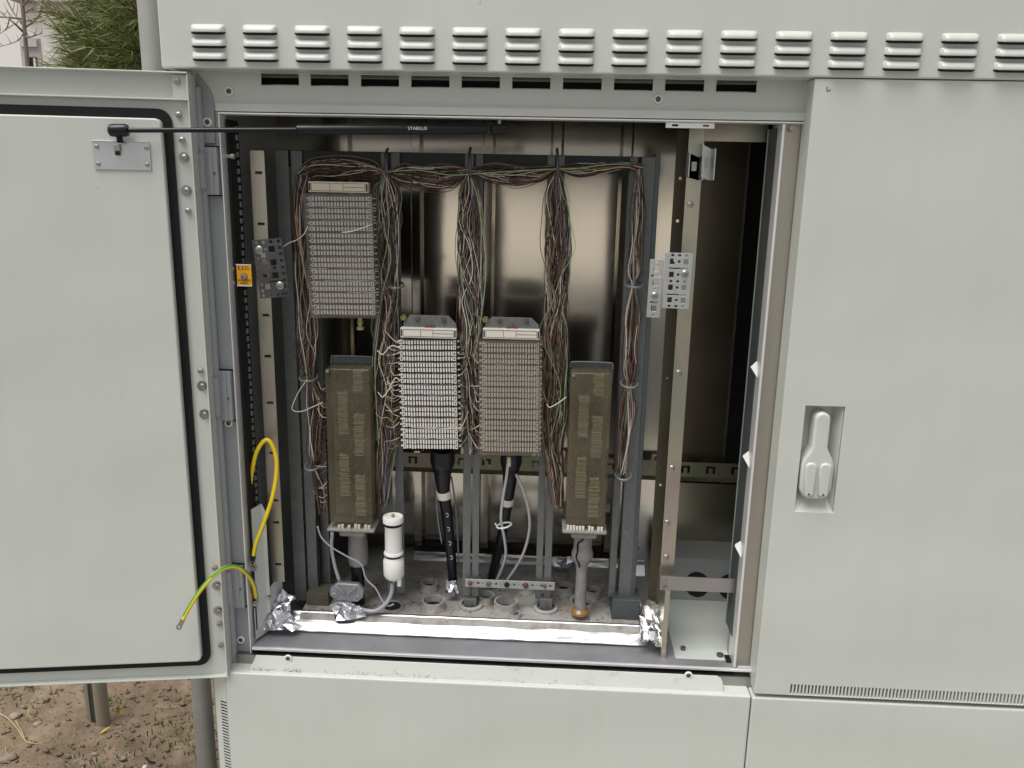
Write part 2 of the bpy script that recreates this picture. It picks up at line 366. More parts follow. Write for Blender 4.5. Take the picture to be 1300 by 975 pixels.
# slanted head of the hinge column lying over the end of the rail
mb = MB(); mb.prism([(P(a, b, REC-.002).x, P(a, b, REC-.002).z) for a, b in ((249, 91), (264, 109), (269.5, 119), (271.5, 128), (272, 146), (272.5, 182), (253, 182))], REC-.002, REC-.0004); mb.build('column_head', COLUMN, cab, bevel=.0005, seg=1)
# hinge column
zc0 = P(310, 858, REC).z
mb = MB(); mb.plate(CX0, OXL-.003, zc0, HZ0-.001, REC+.0025, REC+.012)
mb.box(CX0-.05, CX0, REC+.004, CY1, .3, HZ0-.002)
col = mb.build('hinge_column', COLUMN, cab, bevel=.0015)
mb = MB(); mb.tube([(CX0+.0085, REC-.006, zc0+.004), (CX0+.0085, REC-.006, HZ0-.03)], .0085, 14)
mb.build('column_bead', COLUMN, cab, smooth=True)
def hinge(y0, y1, px):
    z1 = P(px, y0, REC).z; z0 = P(px, y1, REC).z
    h = MB(); h.box(CX0+.010, OXL-.006, REC-.011, REC+.002, z0, z1); h.box(CX0+.024, CX0+.033, REC-.0135, REC-.0112, z0, z1)
    h = h.build('hinge', COLUMN, cab, bevel=.0012)
    k = MB(); k.tube([(CX0+.0085, REC-.012, z0+.012), (CX0+.0085, REC-.012, z1-.012)], .0105, 14); k.build('hinge_knuckle', COLUMN, h, smooth=True)
    for za in (z1+.0004, z0-.0028): k = MB(); k.box(CX0+.002, OXL-.004, REC-.003, REC+.0022, za, za+.0024); k.build('hinge_gap', VOID, h)
    k = MB(); k.cyl((OXL-.013, REC-.0112, (z0+z1)/2-.004), (0, -1, 0), .0015, .0028, 10); k.build('hinge_pin', ZINC_DK, h)
hinge(187, 247, 262); hinge(470, 532, 277); hinge(716, 768, 290)
# screws with pale plastic collars
scr0 = None
def screw(px, py, Y, parent, r=.0090):
    p = P(px, py, Y); global scr0
    if scr0 is None:
        a = MB(); a.lathe((p.x, Y, p.z), [(r, 0), (r, .002), (r*.9, .0032), (r*.66, .0032), (r*.6, .0012), (0.0001, .001)], 20, (0, -1, 0), False)
        scr0 = a.build('screw', WPL, parent, smooth=True, org=(p.x, Y, p.z))
        b = MB(); b.lathe((p.x, Y, p.z), [(r*.55, .001), (r*.52, .003), (r*.3, .0036), (r*.26, .0018), (.0001, .0018)], 14, (0, -1, 0), False); b.build('screw_head', ZINC_DK, scr0, smooth=True, org=(p.x, Y, p.z))
        return scr0
    c = dup_part(scr0, (0, 0, 0), parent); c.location = Vector((p.x, Y, p.z))-ORG[parent.name]; return c
screw(291, 116, REC-.0005, cab); screw(835.5, 126, REC-.0005, cab); screw(263.5, 155, REC-.0022, cab); screw(290.5, 537, REC+.002, cab); screw(306, 812, REC+.002, cab)
# sill flap under the opening, then the lower panels
LZ = P(680, 871.6, 0).z
mb = MB(); xa = P(327, 850, .03).x; xb = P(917, 860, .03).x
fz = ZBOT-.0078
pl = [(xa, fz), (xb-.012, fz), (xb-.004, fz-.004), (xb, fz-.012), (xb, LZ-.004), (xa-.02, LZ-.004), (xa-.012, fz-.03)]
def flapY(z): return .026+(.012-.026)*((fz-z)/(fz-LZ))
n = len(pl); mb.add([(x, flapY(z), z) for x, z in pl]+[(x, flapY(z)+.003, z) for x, z in pl], [tuple(range(n)), tuple(range(2*n-1, n-1, -1))]+[(i+n, (i+1) % n+n, (i+1) % n, i) for i in range(n)])
flap = mb.build('sill_flap', PAINT_D, cab, bevel=.0008)
rnd = random.Random(9); mb = MB()
for _ in range(230):
    px = rnd.choice([rnd.gauss(330, 10), rnd.gauss(372, 8), rnd.uniform(400, 640), rnd.gauss(470, 40), rnd.uniform(320, 900)]); x = P(px, 862, .01).x; r = rnd.uniform(.0003, .0012); z = LZ+.0004+abs(rnd.gauss(0, .0035)); y = flapY(z)-.0004
    mb.add([(x+r*2.2*cos(a)*rnd.uniform(.5, 1.4), y-.0002, z+r*sin(a)*rnd.uniform(.5, 1.3)) for a in (0, 1.2, 2.5, 3.7, 5)]+[(x, y-r*.25, z)], [(0,1,5), (1,2,5), (2,3,5), (3,4,5), (4,0,5)])
mb.build('dirt_specks', mat('brown_dust', (.36, .30, .235), .95, var=.3, vscale=200), flap, kind='stuff')
for px, py in ((366, 835.5), (874, 857)):
    p = P(px, py, .018); screw(px, py, flapY(p.z)-.0032, cab)
mb = MB(); mb.box(CX0, .56, REC-.012, REC+.06, LZ-.25, ZBOT-.0145); mb.build('sill_core', ALU_D, cab)
PX0 = P(285.5, 862, 0).x; GX0 = P(950.3, 920, 0).x; GX1 = P(954.6, 890, 0).x
mb = MB(); mb.box(PX0, GX0, 0, .045, .12, LZ); mb.build('lower_panel', PAINT, cab, bevel=.004, seg=3)
LZ2 = P(1130, 893.5, 0).z
mb = MB(); mb.box(GX1, XR_END, 0, .045, .12, LZ2); mb.build('lower_panel', PAINT, cab, bevel=.004, seg=3)
# angled corner strip with its ladder of vent slots
sx0 = P(271.5, 862, .016).x
def corner(a, b, c): # a 0..1 across, b outward, c height
    x = sx0+(PX0-.0006-sx0)*a; y = .016+(.003-.016)*a; d = Vector((-.013, -(PX0-sx0), 0)).normalized(); return (x+d.x*b, y+d.y*b, c)
mb = MB(corner); zs = P(281, 889, .01).z; hs_ = [(.45, .97, zs-.0078*k-.0040, zs-.0078*k) for k in range(40)]
mb.plate(0, 1, .12, LZ-.003, 0, -.0006, hs_); vent = mb.build('corner_vent_strip', PAINT, cab)
mb = MB(corner); mb.box(.40, .985, -.0014, -.0009, .12, LZ-.01); mb.build('vent_backing', VOID, vent)
mb = MB(); mb.box(PX0+.01, XR_END, .045, CY1, .1, LZ-.03); mb.build('plinth', ZINC_DK, cab)
# right door
DX0 = P(1035.4, 103, 0).x; DX0 = (DX0+P(957, 881, 0).x)/2; DZ1 = P(1150, 101.2, 0).z; DZ0 = (P(957, 880, 0).z+P(1300, 897, 0).z)/2
rx0 = (P(1022, 515, 0).x+P(1010, 649, 0).x)/2; rx1 = (P(1073, 516, 0).x+P(1058, 651, 0).x)/2
rz1 = P(1047, 516, 0).z; rz0 = P(1035, 650, 0).z
vh = []; vx = P(1003.5, 876, 0).x; pitch = (P(1290, 890, 0).x-vx)/63.5
for k in range(150): vh.append((vx+pitch*k, vx+pitch*k+pitch*.46, DZ0+.003, DZ0+.0265))
mb = MB(); mb.plate(DX0, XR_END, DZ0, DZ1, 0, .058, [(rx0, rx1, rz0, rz1)]+vh)
rdoor = mb.build('closed_door', PAINT, cab, bevel=.0022, seg=2)
rdoor['label'] = 'closed right hand door with recessed swing handle'
mb = MB(); mb.box(DX0+.001, XR_END-.01, .010, .050, DZ0+.0015, DZ0+.029); mb.build('vent_backing', VOID, rdoor)
# handle recess tray and swing handle
mb = MB(); yb = .034
mb.add([(rx0,yb,rz0+.04),(rx1,yb,rz0+.04),(rx1,yb,rz1),(rx0,yb,rz1),(rx0,.003,rz0),(rx1,.003,rz0)], [(0,1,2,3),(4,5,1,0)])
mb.add([(rx1-.014,yb-.0005,rz1-.002),(rx1-.001,.003,rz1-.002),(rx1-.001,.003,rz0+.002),(rx1-.014,yb-.0005,rz0+.03)], [(0,1,2,3)])
tray = mb.build('handle_recess', PAINT, rdoor)
def HP(px, py): p = P(px, py, -.004); return p.x, p.z
hx = (rx0+rx1)/2; 
top = HP(1045.5, 524); cx0, cz0 = top
Lz = HP(1040, 634)[1]; Hh = top[1]-Lz; wn = .0155; wb = .0325; cx = (rx0+rx1)/2-.0035
out = []
for k in range(9): a = pi*k/8; out.append((cx+wn*cos(a), Lz+Hh-.0155+wn*sin(a)))
zsh = Lz+Hh*.50
out += [(cx-wn, zsh+.02), (cx-wn-.004, zsh+.010), (cx-wb+.003, zsh-.008), (cx-wb, zsh-.022), (cx-wb, Lz+.022), (cx-wb+.008, Lz+.006), (cx-wb+.018, Lz), (cx+wb-.018, Lz), (cx+wb-.008, Lz+.006), (cx+wb, Lz+.022), (cx+wb, zsh-.022), (cx+wb-.003, zsh-.008), (cx+wn+.004, zsh+.010), (cx+wn, zsh+.02)]
mb = MB(); mb.prism(out, -.006, .030); hand = mb.build('swing_handle', PAINT, rdoor, bevel=.005, seg=4, smooth=True)
for s in (-1, 1):
    mb = MB(); x = cx+s*.0145
    o2 = [(x+.012*cos(2*pi*k/16), (Lz+.016 if sin(2*pi*k/16) < 0 else zsh-.022)+.010*sin(2*pi*k/16)) for k in range(16)]
    mb.prism(o2, -.012, -.004); mb.build('handle_lobe', PAINT, hand, bevel=.004, seg=3, smooth=True)
    mb = MB(); mb.cyl((x+s*.000, -.0125, Lz+.013), (0, 1, 0), .004, .0024, 10); mb.build('lock_pin', ZINC_DK, hand)
mb = MB(); pp = [P(a, b, -.0004) for a, b in ((1050.5,110),(1049.5,113),(1050,116),(1052,115),(1054.5,114))]; mb.tube(pp, .0007, 5); mb.build('pen_mark', INK, rdoor)
# jamb between the two bays
mb = MB(); mb.box(OXR+.003, DX0+.05, REC+.012, REC+.016, ZBOT-.02, RB-.002); mb.box(OXR-.0025, OXR+.0025, REC+.017, .12, ZBOT, RB-.004); jamb = mb.build('jamb', mat('brushed_jamb', (.50, .465, .41), .42, .9, var=.08, vscale=6, stretch=(1, 1, .3)), cab, bevel=.001)
mb = MB(); mb.box(OXR-.004, OXR-.003, REC+.03, .1445, ZBOT+.06, ZTOP-.005); gp_ = mb.build('gasket_profile', ZINC_DK, cab)
mb = MB(); mb.box(OXR-.0055, OXR-.003, .145, .150, ZBOT+.06, ZTOP-.005); mb.build('profile_edge', mat('greenish_edge', (.42, .52, .45), .35, .6), gp_, bevel=.0006)
mb = MB(); mb.box(OXR+.008, DX0+.04, REC-.004, REC-.001, ZBOT+.002, ZBOT+.006); mb.build('sill_return', BRIGHT, cab)
for px, py in ((955, 470), (950, 585), (940, 700)):
    p = P(px, py, REC+.01); mb = MB(); h = .016
    mb.add([(OXR-.003, REC+.03, p.z+h), (OXR-.014, REC+.035, p.z+.002), (OXR-.004, REC+.01, p.z-h), (OXR-.0015, REC+.012, p.z+.004), (OXR-.009, REC+.05, p.z)], [(0,1,2,3), (0,4,1), (1,4,2), (0,3,4), (3,2,4)])
    mb.build('gasket_clip', WPL, cab)
p = P(1000, 163, REC+.01); mb = MB(); mb.cyl((p.x+.006, REC+.006, p.z), (0, -1, 0), .005, .005, 12); mb.build('bolt', STEELS, cab)
p = P(1008, 824, REC+.01)
# top bracket under the trim
p, q = P(845, 155, REC+.01), P(906, 163.5, REC+.01); mb = MB(); mb.plate(p.x, q.x, q.z, p.z-.001, REC+.004, REC+.007, [(p.x+.012, p.x+.024, p.z-.008, p.z-.004), (q.x-.022, q.x-.01, p.z-.008, p.z-.004)]); mb.build('top_bracket', BRIGHT, cab)
# inner shell
BX0 = CX0-.02; BX1 = P(968, 400, .53).x+.12
mb = MB()
ribs = [P(x, 175, .53).x for x in (437, 528, 621, 708, 797)]; xs = [BX0]
zt_, zb_ = HZ0+.03, FLO-.02; prof = [(BX0, .545)]
for r in ribs: prof += [(r-.017, .545), (r-.010, .522), (r+.010, .522), (r+.017, .545)]
prof += [(BX1, .545)]
vs = [(x, y, z) for x, y in prof for z in (zb_, zt_)]
mb.add(vs, [(2*i, 2*i+2, 2*i+3, 2*i+1) for i in range(len(prof)-1)]); mb.build('back_panel', ALU, cab)
mb = MB(); mb.box(BX0, BX1, .548, CY1, .3, HZ0-.002); mb.build('rear_skin', PAINT, cab)
mb = MB(); mb.box(BX0, BX0+.003, REC+.02, .545, zb_, zt_); mb.build('side_panel', SHADE, cab)  # left side coloured near black for the shade behind the rail
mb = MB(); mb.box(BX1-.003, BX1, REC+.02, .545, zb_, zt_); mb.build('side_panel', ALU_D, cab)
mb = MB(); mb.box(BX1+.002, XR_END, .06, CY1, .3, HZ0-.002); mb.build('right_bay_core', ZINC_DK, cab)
# floor: steel tray left, pale plate right with cable holes behind
PARX = P(860, 826, .06).x
mb = MB(); mb.box(BX0, PARX+.2, REC+.001, .11, FLO-.004, FLO); mb.box(BX0, PARX, .11, .545, FLO-.004, FLO-.001); mb.build('floor_tray', mat('worn_floor_sheet', (.36, .36, .385), .42, .55, var=.25, vscale=14, bump=.04, bscale=60, dirt=(.16, .14, .12), dirt_amt=.2, dscale=12), cab)
hc = [PZ(885, 743, FLO), PZ(946, 747, FLO)]
mb = MB(); yplate = PZ(900, 763, FLO).y
mb.add([(PARX, .075, FLO+.0008), (BX1-.004, .075, FLO+.0008), (BX1-.004, yplate, FLO+.0008), (PARX, yplate, FLO+.0008)], [(0,1,2,3)]); mb.build('floor_plate', PLATE, cab)
ytop = yplate+.045; zgt = P(900, 710, ytop).z
mb = MB(); mb.add([(PARX, yplate+.001, FLO+.0005), (BX1-.004, yplate+.001, FLO+.0005), (BX1-.004, ytop, zgt), (PARX, ytop, zgt), (PARX, .52, zgt), (BX1-.004, .52, zgt)], [(0,1,2,3), (3,2,5,4)]); gl = mb.build('gland_plate', mat('grey_gland_plate', (.22, .235, .23), .5, var=.08, vscale=9), cab)
gd = Vector((0, ytop-yplate-.001, zgt-FLO-.0005)).normalized(); gn = Vector((0, -gd.z, gd.y))
for px, py in ((885, 742), (927, 745)):
    d_ = ray(px, py); g0 = Vector((0, yplate+.001, FLO+.0005)); q_ = CAM+d_*((g0-CAM).dot(gn)/d_.dot(gn))
    mb = MB(); mb.lathe(q_, [(.0001, .0006), (.030, .0006), (.031, .0016), (.0325, .0004)], 28, gn, False); mb.build('cable_hole', VOID, gl)
p = PZ(867, 825, FLO); mb = MB(); mb.cyl((p.x, p.y, FLO), (0, 0, 1), .008, .006, 12); mb.build('bolt', ZINC_DK, cab)
p = PZ(914, 833, FLO); mb = MB(); mb.cyl((p.x, p.y, FLO), (0, 0, 1), .006, .008, 12); mb.build('bolt', ZINC_DK, cab)
p = PZ(925, 838, FLO); mb = MB(); mb.box(p.x-.008, p.x+.008, p.y-.012, p.y+.012, FLO+.0005, FLO+.006); mb.build('corner_block', BPLAST, cab)
# slotted zinc rail across the back
z1 = P(720, 585, .50).z; z0 = P(720, 606, .50).z; rx_0 = P(380, 600, .5).x; rx_1 = BX1-.005
z1 = (P(540, 575, .5).z+P(915, 588, .5).z)/2; z0 = z1-.047
hh = []; sp = P(902, 596, .5).x-P(870, 596, .5).x; x0s = P(902, 596, .5).x
for k in range(-14, 3):
    x = x0s+k*sp
    if x-.012 < rx_0+.005: continue
    hh += [(x-.012, x+.012, z1-.016, z1-.010), (x-.012, x-.005, z1-.031, z1-.016), (x+.005, x+.012, z1-.031, z1-.016)]
mb = MB(); mb.plate(rx_0, rx_1, z0+.006, z1, .498, .501, hh); mb.add([(rx_0,.498,z0+.006),(rx_1,.498,z0+.006),(rx_1,.512,z0-.012),(rx_0,.512,z0-.012)], [(0,1,2,3)]); mb.build('slotted_cross_rail', CHROM_G, cab)
# left passivated mounting rail with its slots
YL = .13; xl0, xl1 = XR(331.5, 348.5, 470, YL); zt1 = P(318, 191, YL).z; zb1 = P(347, 738, YL).z; sl_ = []
for px, py in ((319.5,219),(324,284),(329,350),(332,400),(334.7,452),(338,511),(341.5,575),(344.5,635),(345,663),(347.5,716)):
    z = P(px, py, YL).z; sl_.append((xl0+(xl1-xl0)*.30, xl0+(xl1-xl0)*.80, z-.003, z+.003))
mb = MB(); mb.plate(xl0, xl1, zb1, zt1, YL, YL+.003, sl_); mb.add([(xl0, YL, zb1), (xl0-.012, YL+.03, zb1), (xl0-.012, YL+.03, zt1), (xl0, YL, zt1)], [(0,1,2,3)]); mb.build('mounting_rail', CHROM, cab)
# right passivated mounting rails
YR = .13; xr0, xr1 = XR(855, 873.5, 470, YR); zt2 = P(885, 163, YR).z; zb2 = P(852, 732, YR).z
mb = MB(); mb.box(xr0, xr1, YR, YR+.003, zb2, zt2); mb.box(xr1-.0025, xr1, YR+.0035, YR+.045, zb2, zt2); rr_ = mb.build('mounting_rail', CHROM, cab, bevel=.0008)
for px, py in ((876, 259.5), (861.5, 473), (853, 594), (847, 663), (845.5, 707)):
    p = P(px, py, YR); mb = MB(); mb.lathe((p.x, YR, p.z), [(.0065, 0), (.0065, .002), (.0045, .004), (.002, .0045), (.002, .002), (.0001, .002)], 12, (0, -1, 0), False); mb.build('rail_screw', STEELS, rr_, smooth=True)
xs0, xs1 = XR(839, 853, 500, .2); mb = MB(); mb.plate(xs0, xs1, zb2-.1, zt2, .2, .203, [((xs0+xs1)/2-.003, (xs0+xs1)/2+.003, P(840, y, .2).z-.003, P(840, y, .2).z+.003) for y in (226, 280, 330, 480, 592, 616, 665)]); mb.build('rear_rail', mat('dark_brown_zinc', (.12, .105, .075), .45, .8, var=.2, vscale=10), cab)
zb3 = P(880, 750.5, YR-.03).z; zt3 = P(880, 733, YR-.03).z
mb = MB(); mb.box(P(838, 740, YR-.03).x, OXR-.003, YR-.03, YR-.027, zb3, zt3); bar = mb.build('lower_cross_bar', irid('violet_passivated_zinc', (.40, .375, .395), (.35, .40, .36), (.45, .39, .35), .36), cab)
p = P(844, 739, YR-.03); mb = MB(); mb.cyl((p.x, YR-.03, p.z), (0, -1, 0), .004, .007, 12); mb.build('bar_screw', STEELS, bar)
mb = MB(); mb.box(P(842, 757, YR-.03).x, P(848, 757, YR-.03).x, .075, .20, FLO, zb3+.01); mb.build('partition_foot', CHROM, cab)
zt4 = P(940, 168, .17).z
mb = MB(); mb.box(xr1, OXR, .17, .173, P(940, 180, .17).z, zt4+.02); mb.build('head_rail', CHROM, cab)
# bay divider in the right compartment (seam and brown side sheet)
xm = P(934, 400, .53).x; xd = P(868, 400, .53).x; zmid = z0-.02
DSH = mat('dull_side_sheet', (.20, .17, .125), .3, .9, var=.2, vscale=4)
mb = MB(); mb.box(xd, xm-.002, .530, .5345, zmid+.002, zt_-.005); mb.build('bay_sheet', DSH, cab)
mb = MB(); mb.box(xm+.002, BX1-.004, .530, .5345, zmid+.002, zt_-.005); mb.build('bay_sheet', SHADE, cab)  # near-black sheet, the dark of the bay put into its colour
mb = MB(); mb.box(xm-.0018, xm+.0018, .526, .5345, FLO+.005, zt_-.005); mb.build('panel_seam', ALU_D, cab)
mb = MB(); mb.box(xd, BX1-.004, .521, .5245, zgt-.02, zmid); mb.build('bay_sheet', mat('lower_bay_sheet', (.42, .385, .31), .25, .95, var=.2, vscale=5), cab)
# loose latch plates at the top right
for px0, px1, py0, py1 in ((874, 890, 193, 229), (891, 904, 182, 229)):
    a = P(px0, py0, .11); b = P(px1, py1, .11); mb = MB()
    mb.box(a.x, a.x+.0022, .095, .13, b.z+.006, a.z); mb.box(b.x-.0022, b.x, .088, .13, b.z, a.z-.01)
    mb.add([(a.x+.0022, .13, b.z+.006), (b.x-.0022, .13, b.z), (b.x-.0022, .13, a.z-.01), (a.x+.0022, .13, a.z)], [(0,1,2,3)])
    o = mb.build('latch_plate', LPLATE, cab, bevel=.0005)
    mb = MB(); mb.box((a.x+b.x)/2-.005, (a.x+b.x)/2+.005, .118, .129, (a.z+b.z)/2-.009, (a.z+b.z)/2+.009); mb.build('latch_bolt', CHROM, o)
# perforated edging beside the left trim
mb = MB(); mb.box(OXL+.005, OXL+.009, REC+.02, REC+.075, ZBOT+.03, ZTOP-.008); ed = mb.build('edge_strip', BLACK, cab)
mb = MB(); z = ZTOP-.03
while z > ZBOT+.05: mb.box(OXL+.0092, OXL+.0125, REC+.055+.004*(int(z*1000) % 2), REC+.0615, z, z+.0105); z -= .0168
mb.build('edge_stitch', LPLATE, ed, kind='stuff')
p = P(290, 198, REC); mb = MB(); mb.cyl((OXL+.002, REC+.025, p.z), (1, 0, 0), .014, .006, 12); mb.build('bolt', STEELS, cab)
# white inner bracket low on the left
mb = MB(); zA = P(330, 641, .09).z; zB = P(330, 815, .09).z
x1_ = P(319.5, 700, .07).x; x2_ = P(337, 700, .11).x
def wq(l, y0, y1): return l
mb.add([(x1_, .07, zA-.006), (x1_+.018, .098, zA), (x1_+.018, .098, zB+.07), (x1_, .07, zB+.03)], [(0,1,2,3)])
mb.add([(x1_+.018, .098, zA), (x1_+.026, .10, zA-.02), (x1_+.026, .10, zB+.075), (x1_+.018, .098, zB+.07)], [(0,1,2,3)])
mb.build('side_cover', PLATE, cab)
mb = MB(); zq = P(345, 740, .1).z
mb.add([(x1_-.001, .066, FLO+.006), (x1_+.036, .16, FLO+.006), (x1_+.036, .16, zq), (x1_-.001, .066, P(325, 772, .07).z)], [(0,1,2,3)]); mb.build('corner_gusset', PLATE, cab)
for px, py in ((340.5, 757), (328, 780)):
    p = P(px, py, .10); mb = MB(); mb.cyl((p.x, .105, p.z), (.3, -1, 0), .016, .004, 10); mb.build('bolt', STEELS, cab)
mb = MB(); p = P(312, 835, REC-.003); mb.box(p.x-.012, p.x+.012, REC-.006, REC, p.z-.028, p.z+.014); ck = mb.build('corner_key', ZINC_DK, cab, bevel=.001)
p = P(316, 835, REC-.008); mb = MB(); mb.cyl((p.x, REC-.006, p.z), (0, -1, 0), .003, .0045, 10); mb.build('key_screw', STEELS, ck)

# ------------------------------------------------------------------ open door (turned about its hinges)
TH = radians(9); HG = P(252, 460, 0)
def dtf(x, y, z): return (HG.x+x*cos(TH)-y*sin(TH), x*sin(TH)+y*cos(TH), z)
def DP(px, py, off=0.):                                    # point on the door plane, in door coordinates
    n_ = Vector((-sin(TH), cos(TH), 0)); p0 = Vector((HG.x, 0, 0)); d = ray(px, py)
    t = ((p0-CAM).dot(n_)+off)/d.dot(n_); q = CAM+d*t; rx = q.x-HG.x; return Vector((rx*cos(TH)+q.y*sin(TH), off, q.z))
dz1 = (DP(0, 86).z+DP(236, 91).z)/2; dz0 = (DP(0, 868).z+DP(289, 857).z)/2
de = (DP(238, 100, -.012).x+DP(289.5, 850, -.012).x)/2; DL = -1.15
door = MB(dtf); door.box(DL, de, .002, .045, dz0, dz1)
door = door.build('open_door', PAINT, cab, bevel=.002); door['label'] = 'left door swung wide open showing its inner panel'
# rim: flange edges, head channel lip
mb = MB(dtf); mb.box(de-.003, de, -.014, .0015, dz0, dz1-.003); mb.build('door_flange', PAINT, door, bevel=.001)
mb = MB(dtf); mb.box(DL, de-.0005, -.016, .0015, dz1-.0028, dz1); mb.build('door_flange', PAINT, door, bevel=.001)
mb = MB(dtf); mb.box(DL, de-.0035, -.012, .0015, dz0, dz0+.003); mb.build('door_flange', PAINT, door, bevel=.001)
zl = (DP(10, 121).z+DP(200, 125).z)/2
mb = MB(dtf); mb.box(DL, de-.0035, -.010, .0015, zl-.0016, zl+.0016); mb.build('head_lip', PAINT, door, bevel=.0008)
cxs = DP(219, 105).x
mb = MB(dtf); mb.box(cxs, de-.0035, -.005, .0015, zl+.002, dz1-.004); mb.build('corner_plate', PAINT, door, bevel=.001)
# inner panel with rounded corners
po = -.020
pz1 = (DP(0, 145.5, po).z+DP(197, 149.5, po).z)/2; pz0 = (DP(0, 851, po).z+DP(250, 839.5, po).z)/2; pxr = (DP(206, 190, po).x+DP(255.5, 830, po).x)/2
def rr(x0, x1, z0, z1, r, n=6):
    o = []
    for cx_, cz_, a0 in ((x1-r, z1-r, 0), (x0+r, z1-r, 90), (x0+r, z0+r, 180), (x1-r, z0+r, 270)):
        for k in range(n+1): a = radians(a0+90*k/n); o.append((cx_+r*cos(a), cz_+r*sin(a)))
    return o
mb = MB(dtf); mb.prism(rr(DL+.05, pxr, pz0, pz1, .012), po, .0015); panel = mb.build('inner_panel', PAINT, door, bevel=.003, seg=3, smooth=True)
go = -.006; gz1 = (DP(0, 132.5, go).z+DP(190, 137, go).z)/2; gz0 = (DP(0, 854.5, go).z+DP(240, 846, go).z)/2; gxr = (DP(214.5, 160, go).x+DP(267.5, 800, go).x)/2
a = rr(DL+.03, gxr, gz0, gz1, .026, 8); b = rr(DL+.05, pxr+.0004, pz0-.0004, pz1+.0004, .012, 8); n = len(a)
mb = MB(dtf)
vs = [(x, go, z) for x, z in a]+[(x, go, z) for x, z in b]+[(x, .001, z) for x, z in a]
mb.add(vs, [(i, (i+1) % n, (i+1) % n+n, i+n) for i in range(n)]+[(i, i+2*n, (i+1) % n+2*n, (i+1) % n) for i in range(n)]); mb.build('rubber_gasket', BLACK, door)
ds0 = None
for px, py, big in ((225, 103, 0), (227, 146, 0), (231.5, 178, 0), (234.5, 200, 1), (237.5, 242, 1), (239, 268, 0), (255, 471, 0), (257.5, 490, 1), (260.5, 526, 1), (273, 721, 0), (276.5, 744, 1), (278, 776, 1), (279, 792, 0), (280.5, 819, 0)):
    q = DP(px, py, -.001 if py > 110 else -.006); r = .006
    mb = MB(dtf)
    if big: mb.lathe((q.x-.002, .0016, q.z), [(.0105, 0), (.0105, .0012), (.0001, .0013)], 18, (0, -1, 0), False); mb.build('screw_washer', ALU_D, door, smooth=True); mb = MB(dtf)
    mb.lathe((q.x, q.y, q.z), [(r, 0), (r*.95, .003), (r*.6, .0045), (r*.3, .0046), (r*.28, .002), (.0001, .002)], 14, (0, -1, 0), False); mb.build('door_screw', STEELS, door, smooth=True)
# strut bracket on the inner panel
bo = po-.001
A = DP(117, 178, bo); B = DP(192.5, 214, bo)
mb = MB(dtf); mb.box(A.x, B.x, bo-.002, bo, DP(150, 215.5, bo).z, A.z); mb.box(A.x, B.x, bo-.006, bo-.0022, A.z-.002, A.z); br = mb.build('strut_bracket', LPLATE, door, bevel=.0006)
for px, py in ((123, 186), (186, 188), (125, 208), (187, 209)):
    q = DP(px, py, bo-.002); mb = MB(dtf); mb.lathe((q.x, q.y, q.z), [(.0042, 0), (.004, .002), (.0018, .003), (.0016, .0015), (.0001, .0015)], 12, (0, -1, 0), False); mb.build('bracket_rivet', STEELS, br, smooth=True)
q = DP(149, 186, bo-.003); mb = MB(dtf); mb.box(q.x-.006, q.x+.006, bo-.0085, bo-.0022, q.z-.008, q.z+.004); mb.build('stud_nut', STEELS, br, bevel=.001)
mb = MB(dtf); mb.box(q.x-.004, q.x+.004, bo-.0075, bo-.0022, q.z-.016, q.z-.0085); mb.build('stud_tail', BPLAST, br)

# ================================================================== GAS STRUT
qd = DP(150, 165.5, po-.018); L = Vector(dtf(*qd)); Rr = P(633, 164, .075)
gs = thing('gas_strut', 'black gas strut reaching from the open door to the top of the opening', 'gas strut', (L+Rr)/2)
ax = (Rr-L).normalized(); ln = (Rr-L).length
def along(px):                                              # point on the strut axis seen at this pixel column
    lo, hi = -.2, 1.2
    for _ in range(40):
        m_ = (lo+hi)/2; v = L+(Rr-L)*m_-CAM; x = 650+FPX*v.dot(RT)/v.dot(fw)
        if x < px: lo = m_
        else: hi = m_
    return L+(Rr-L)*lo
mb = MB(); mb.tube([along(160), along(378)], .0045, 14); mb.build('rod', BPLAST, gs, smooth=True)
mb = MB(); mb.lathe(along(376), [(.006, 0), (.0092, .002), (.0095, .006), (.0095, (along(619)-along(376)).length-.003), (.0085, (along(619)-along(376)).length)], 20, ax); cy = mb.build('cylinder', BPLAST, gs, smooth=True)
def sock(a, b, r):
    mb = MB(); l_ = (along(b)-along(a)).length; mb.lathe(along(a), [(r*.55, 0), (r*.9, .003), (r, .008), (r, l_-.006), (r*.85, l_-.001), (r*.5, l_)], 16, ax); return mb
sock(137.5, 163.5, .0118).build('end_socket', BPLAST, gs, smooth=True)
sock(622, 643.5, .0108).build('end_socket', BPLAST, gs, smooth=True)
mb = MB(); mb.tube([along(150)+Vector((0, .002, -.009)), along(150)+Vector((0, .004, -.022))], .0058, 12); mb.build('ball_stud', BPLAST, gs, smooth=True)
mb = MB(); p = along(634); mb.tube([p+Vector((0, .0, .008)), p+Vector((0, .0, ZTOP-p.z-.0005))], .004, 10); mb.build('ball_stud', STEELS, gs, smooth=True)
tc_ = along(530); fr = (CAM-tc_).normalized(); upv = ax.cross(-fr).normalized(); upv = upv if upv.z > 0 else -upv
textmesh('print', 'STABILUS', .0085, WINK, cy, lambda x, y, z: tuple(tc_+ax*x*1.05+upv*(y+.0018)-(-fr)*(.0096+z)))

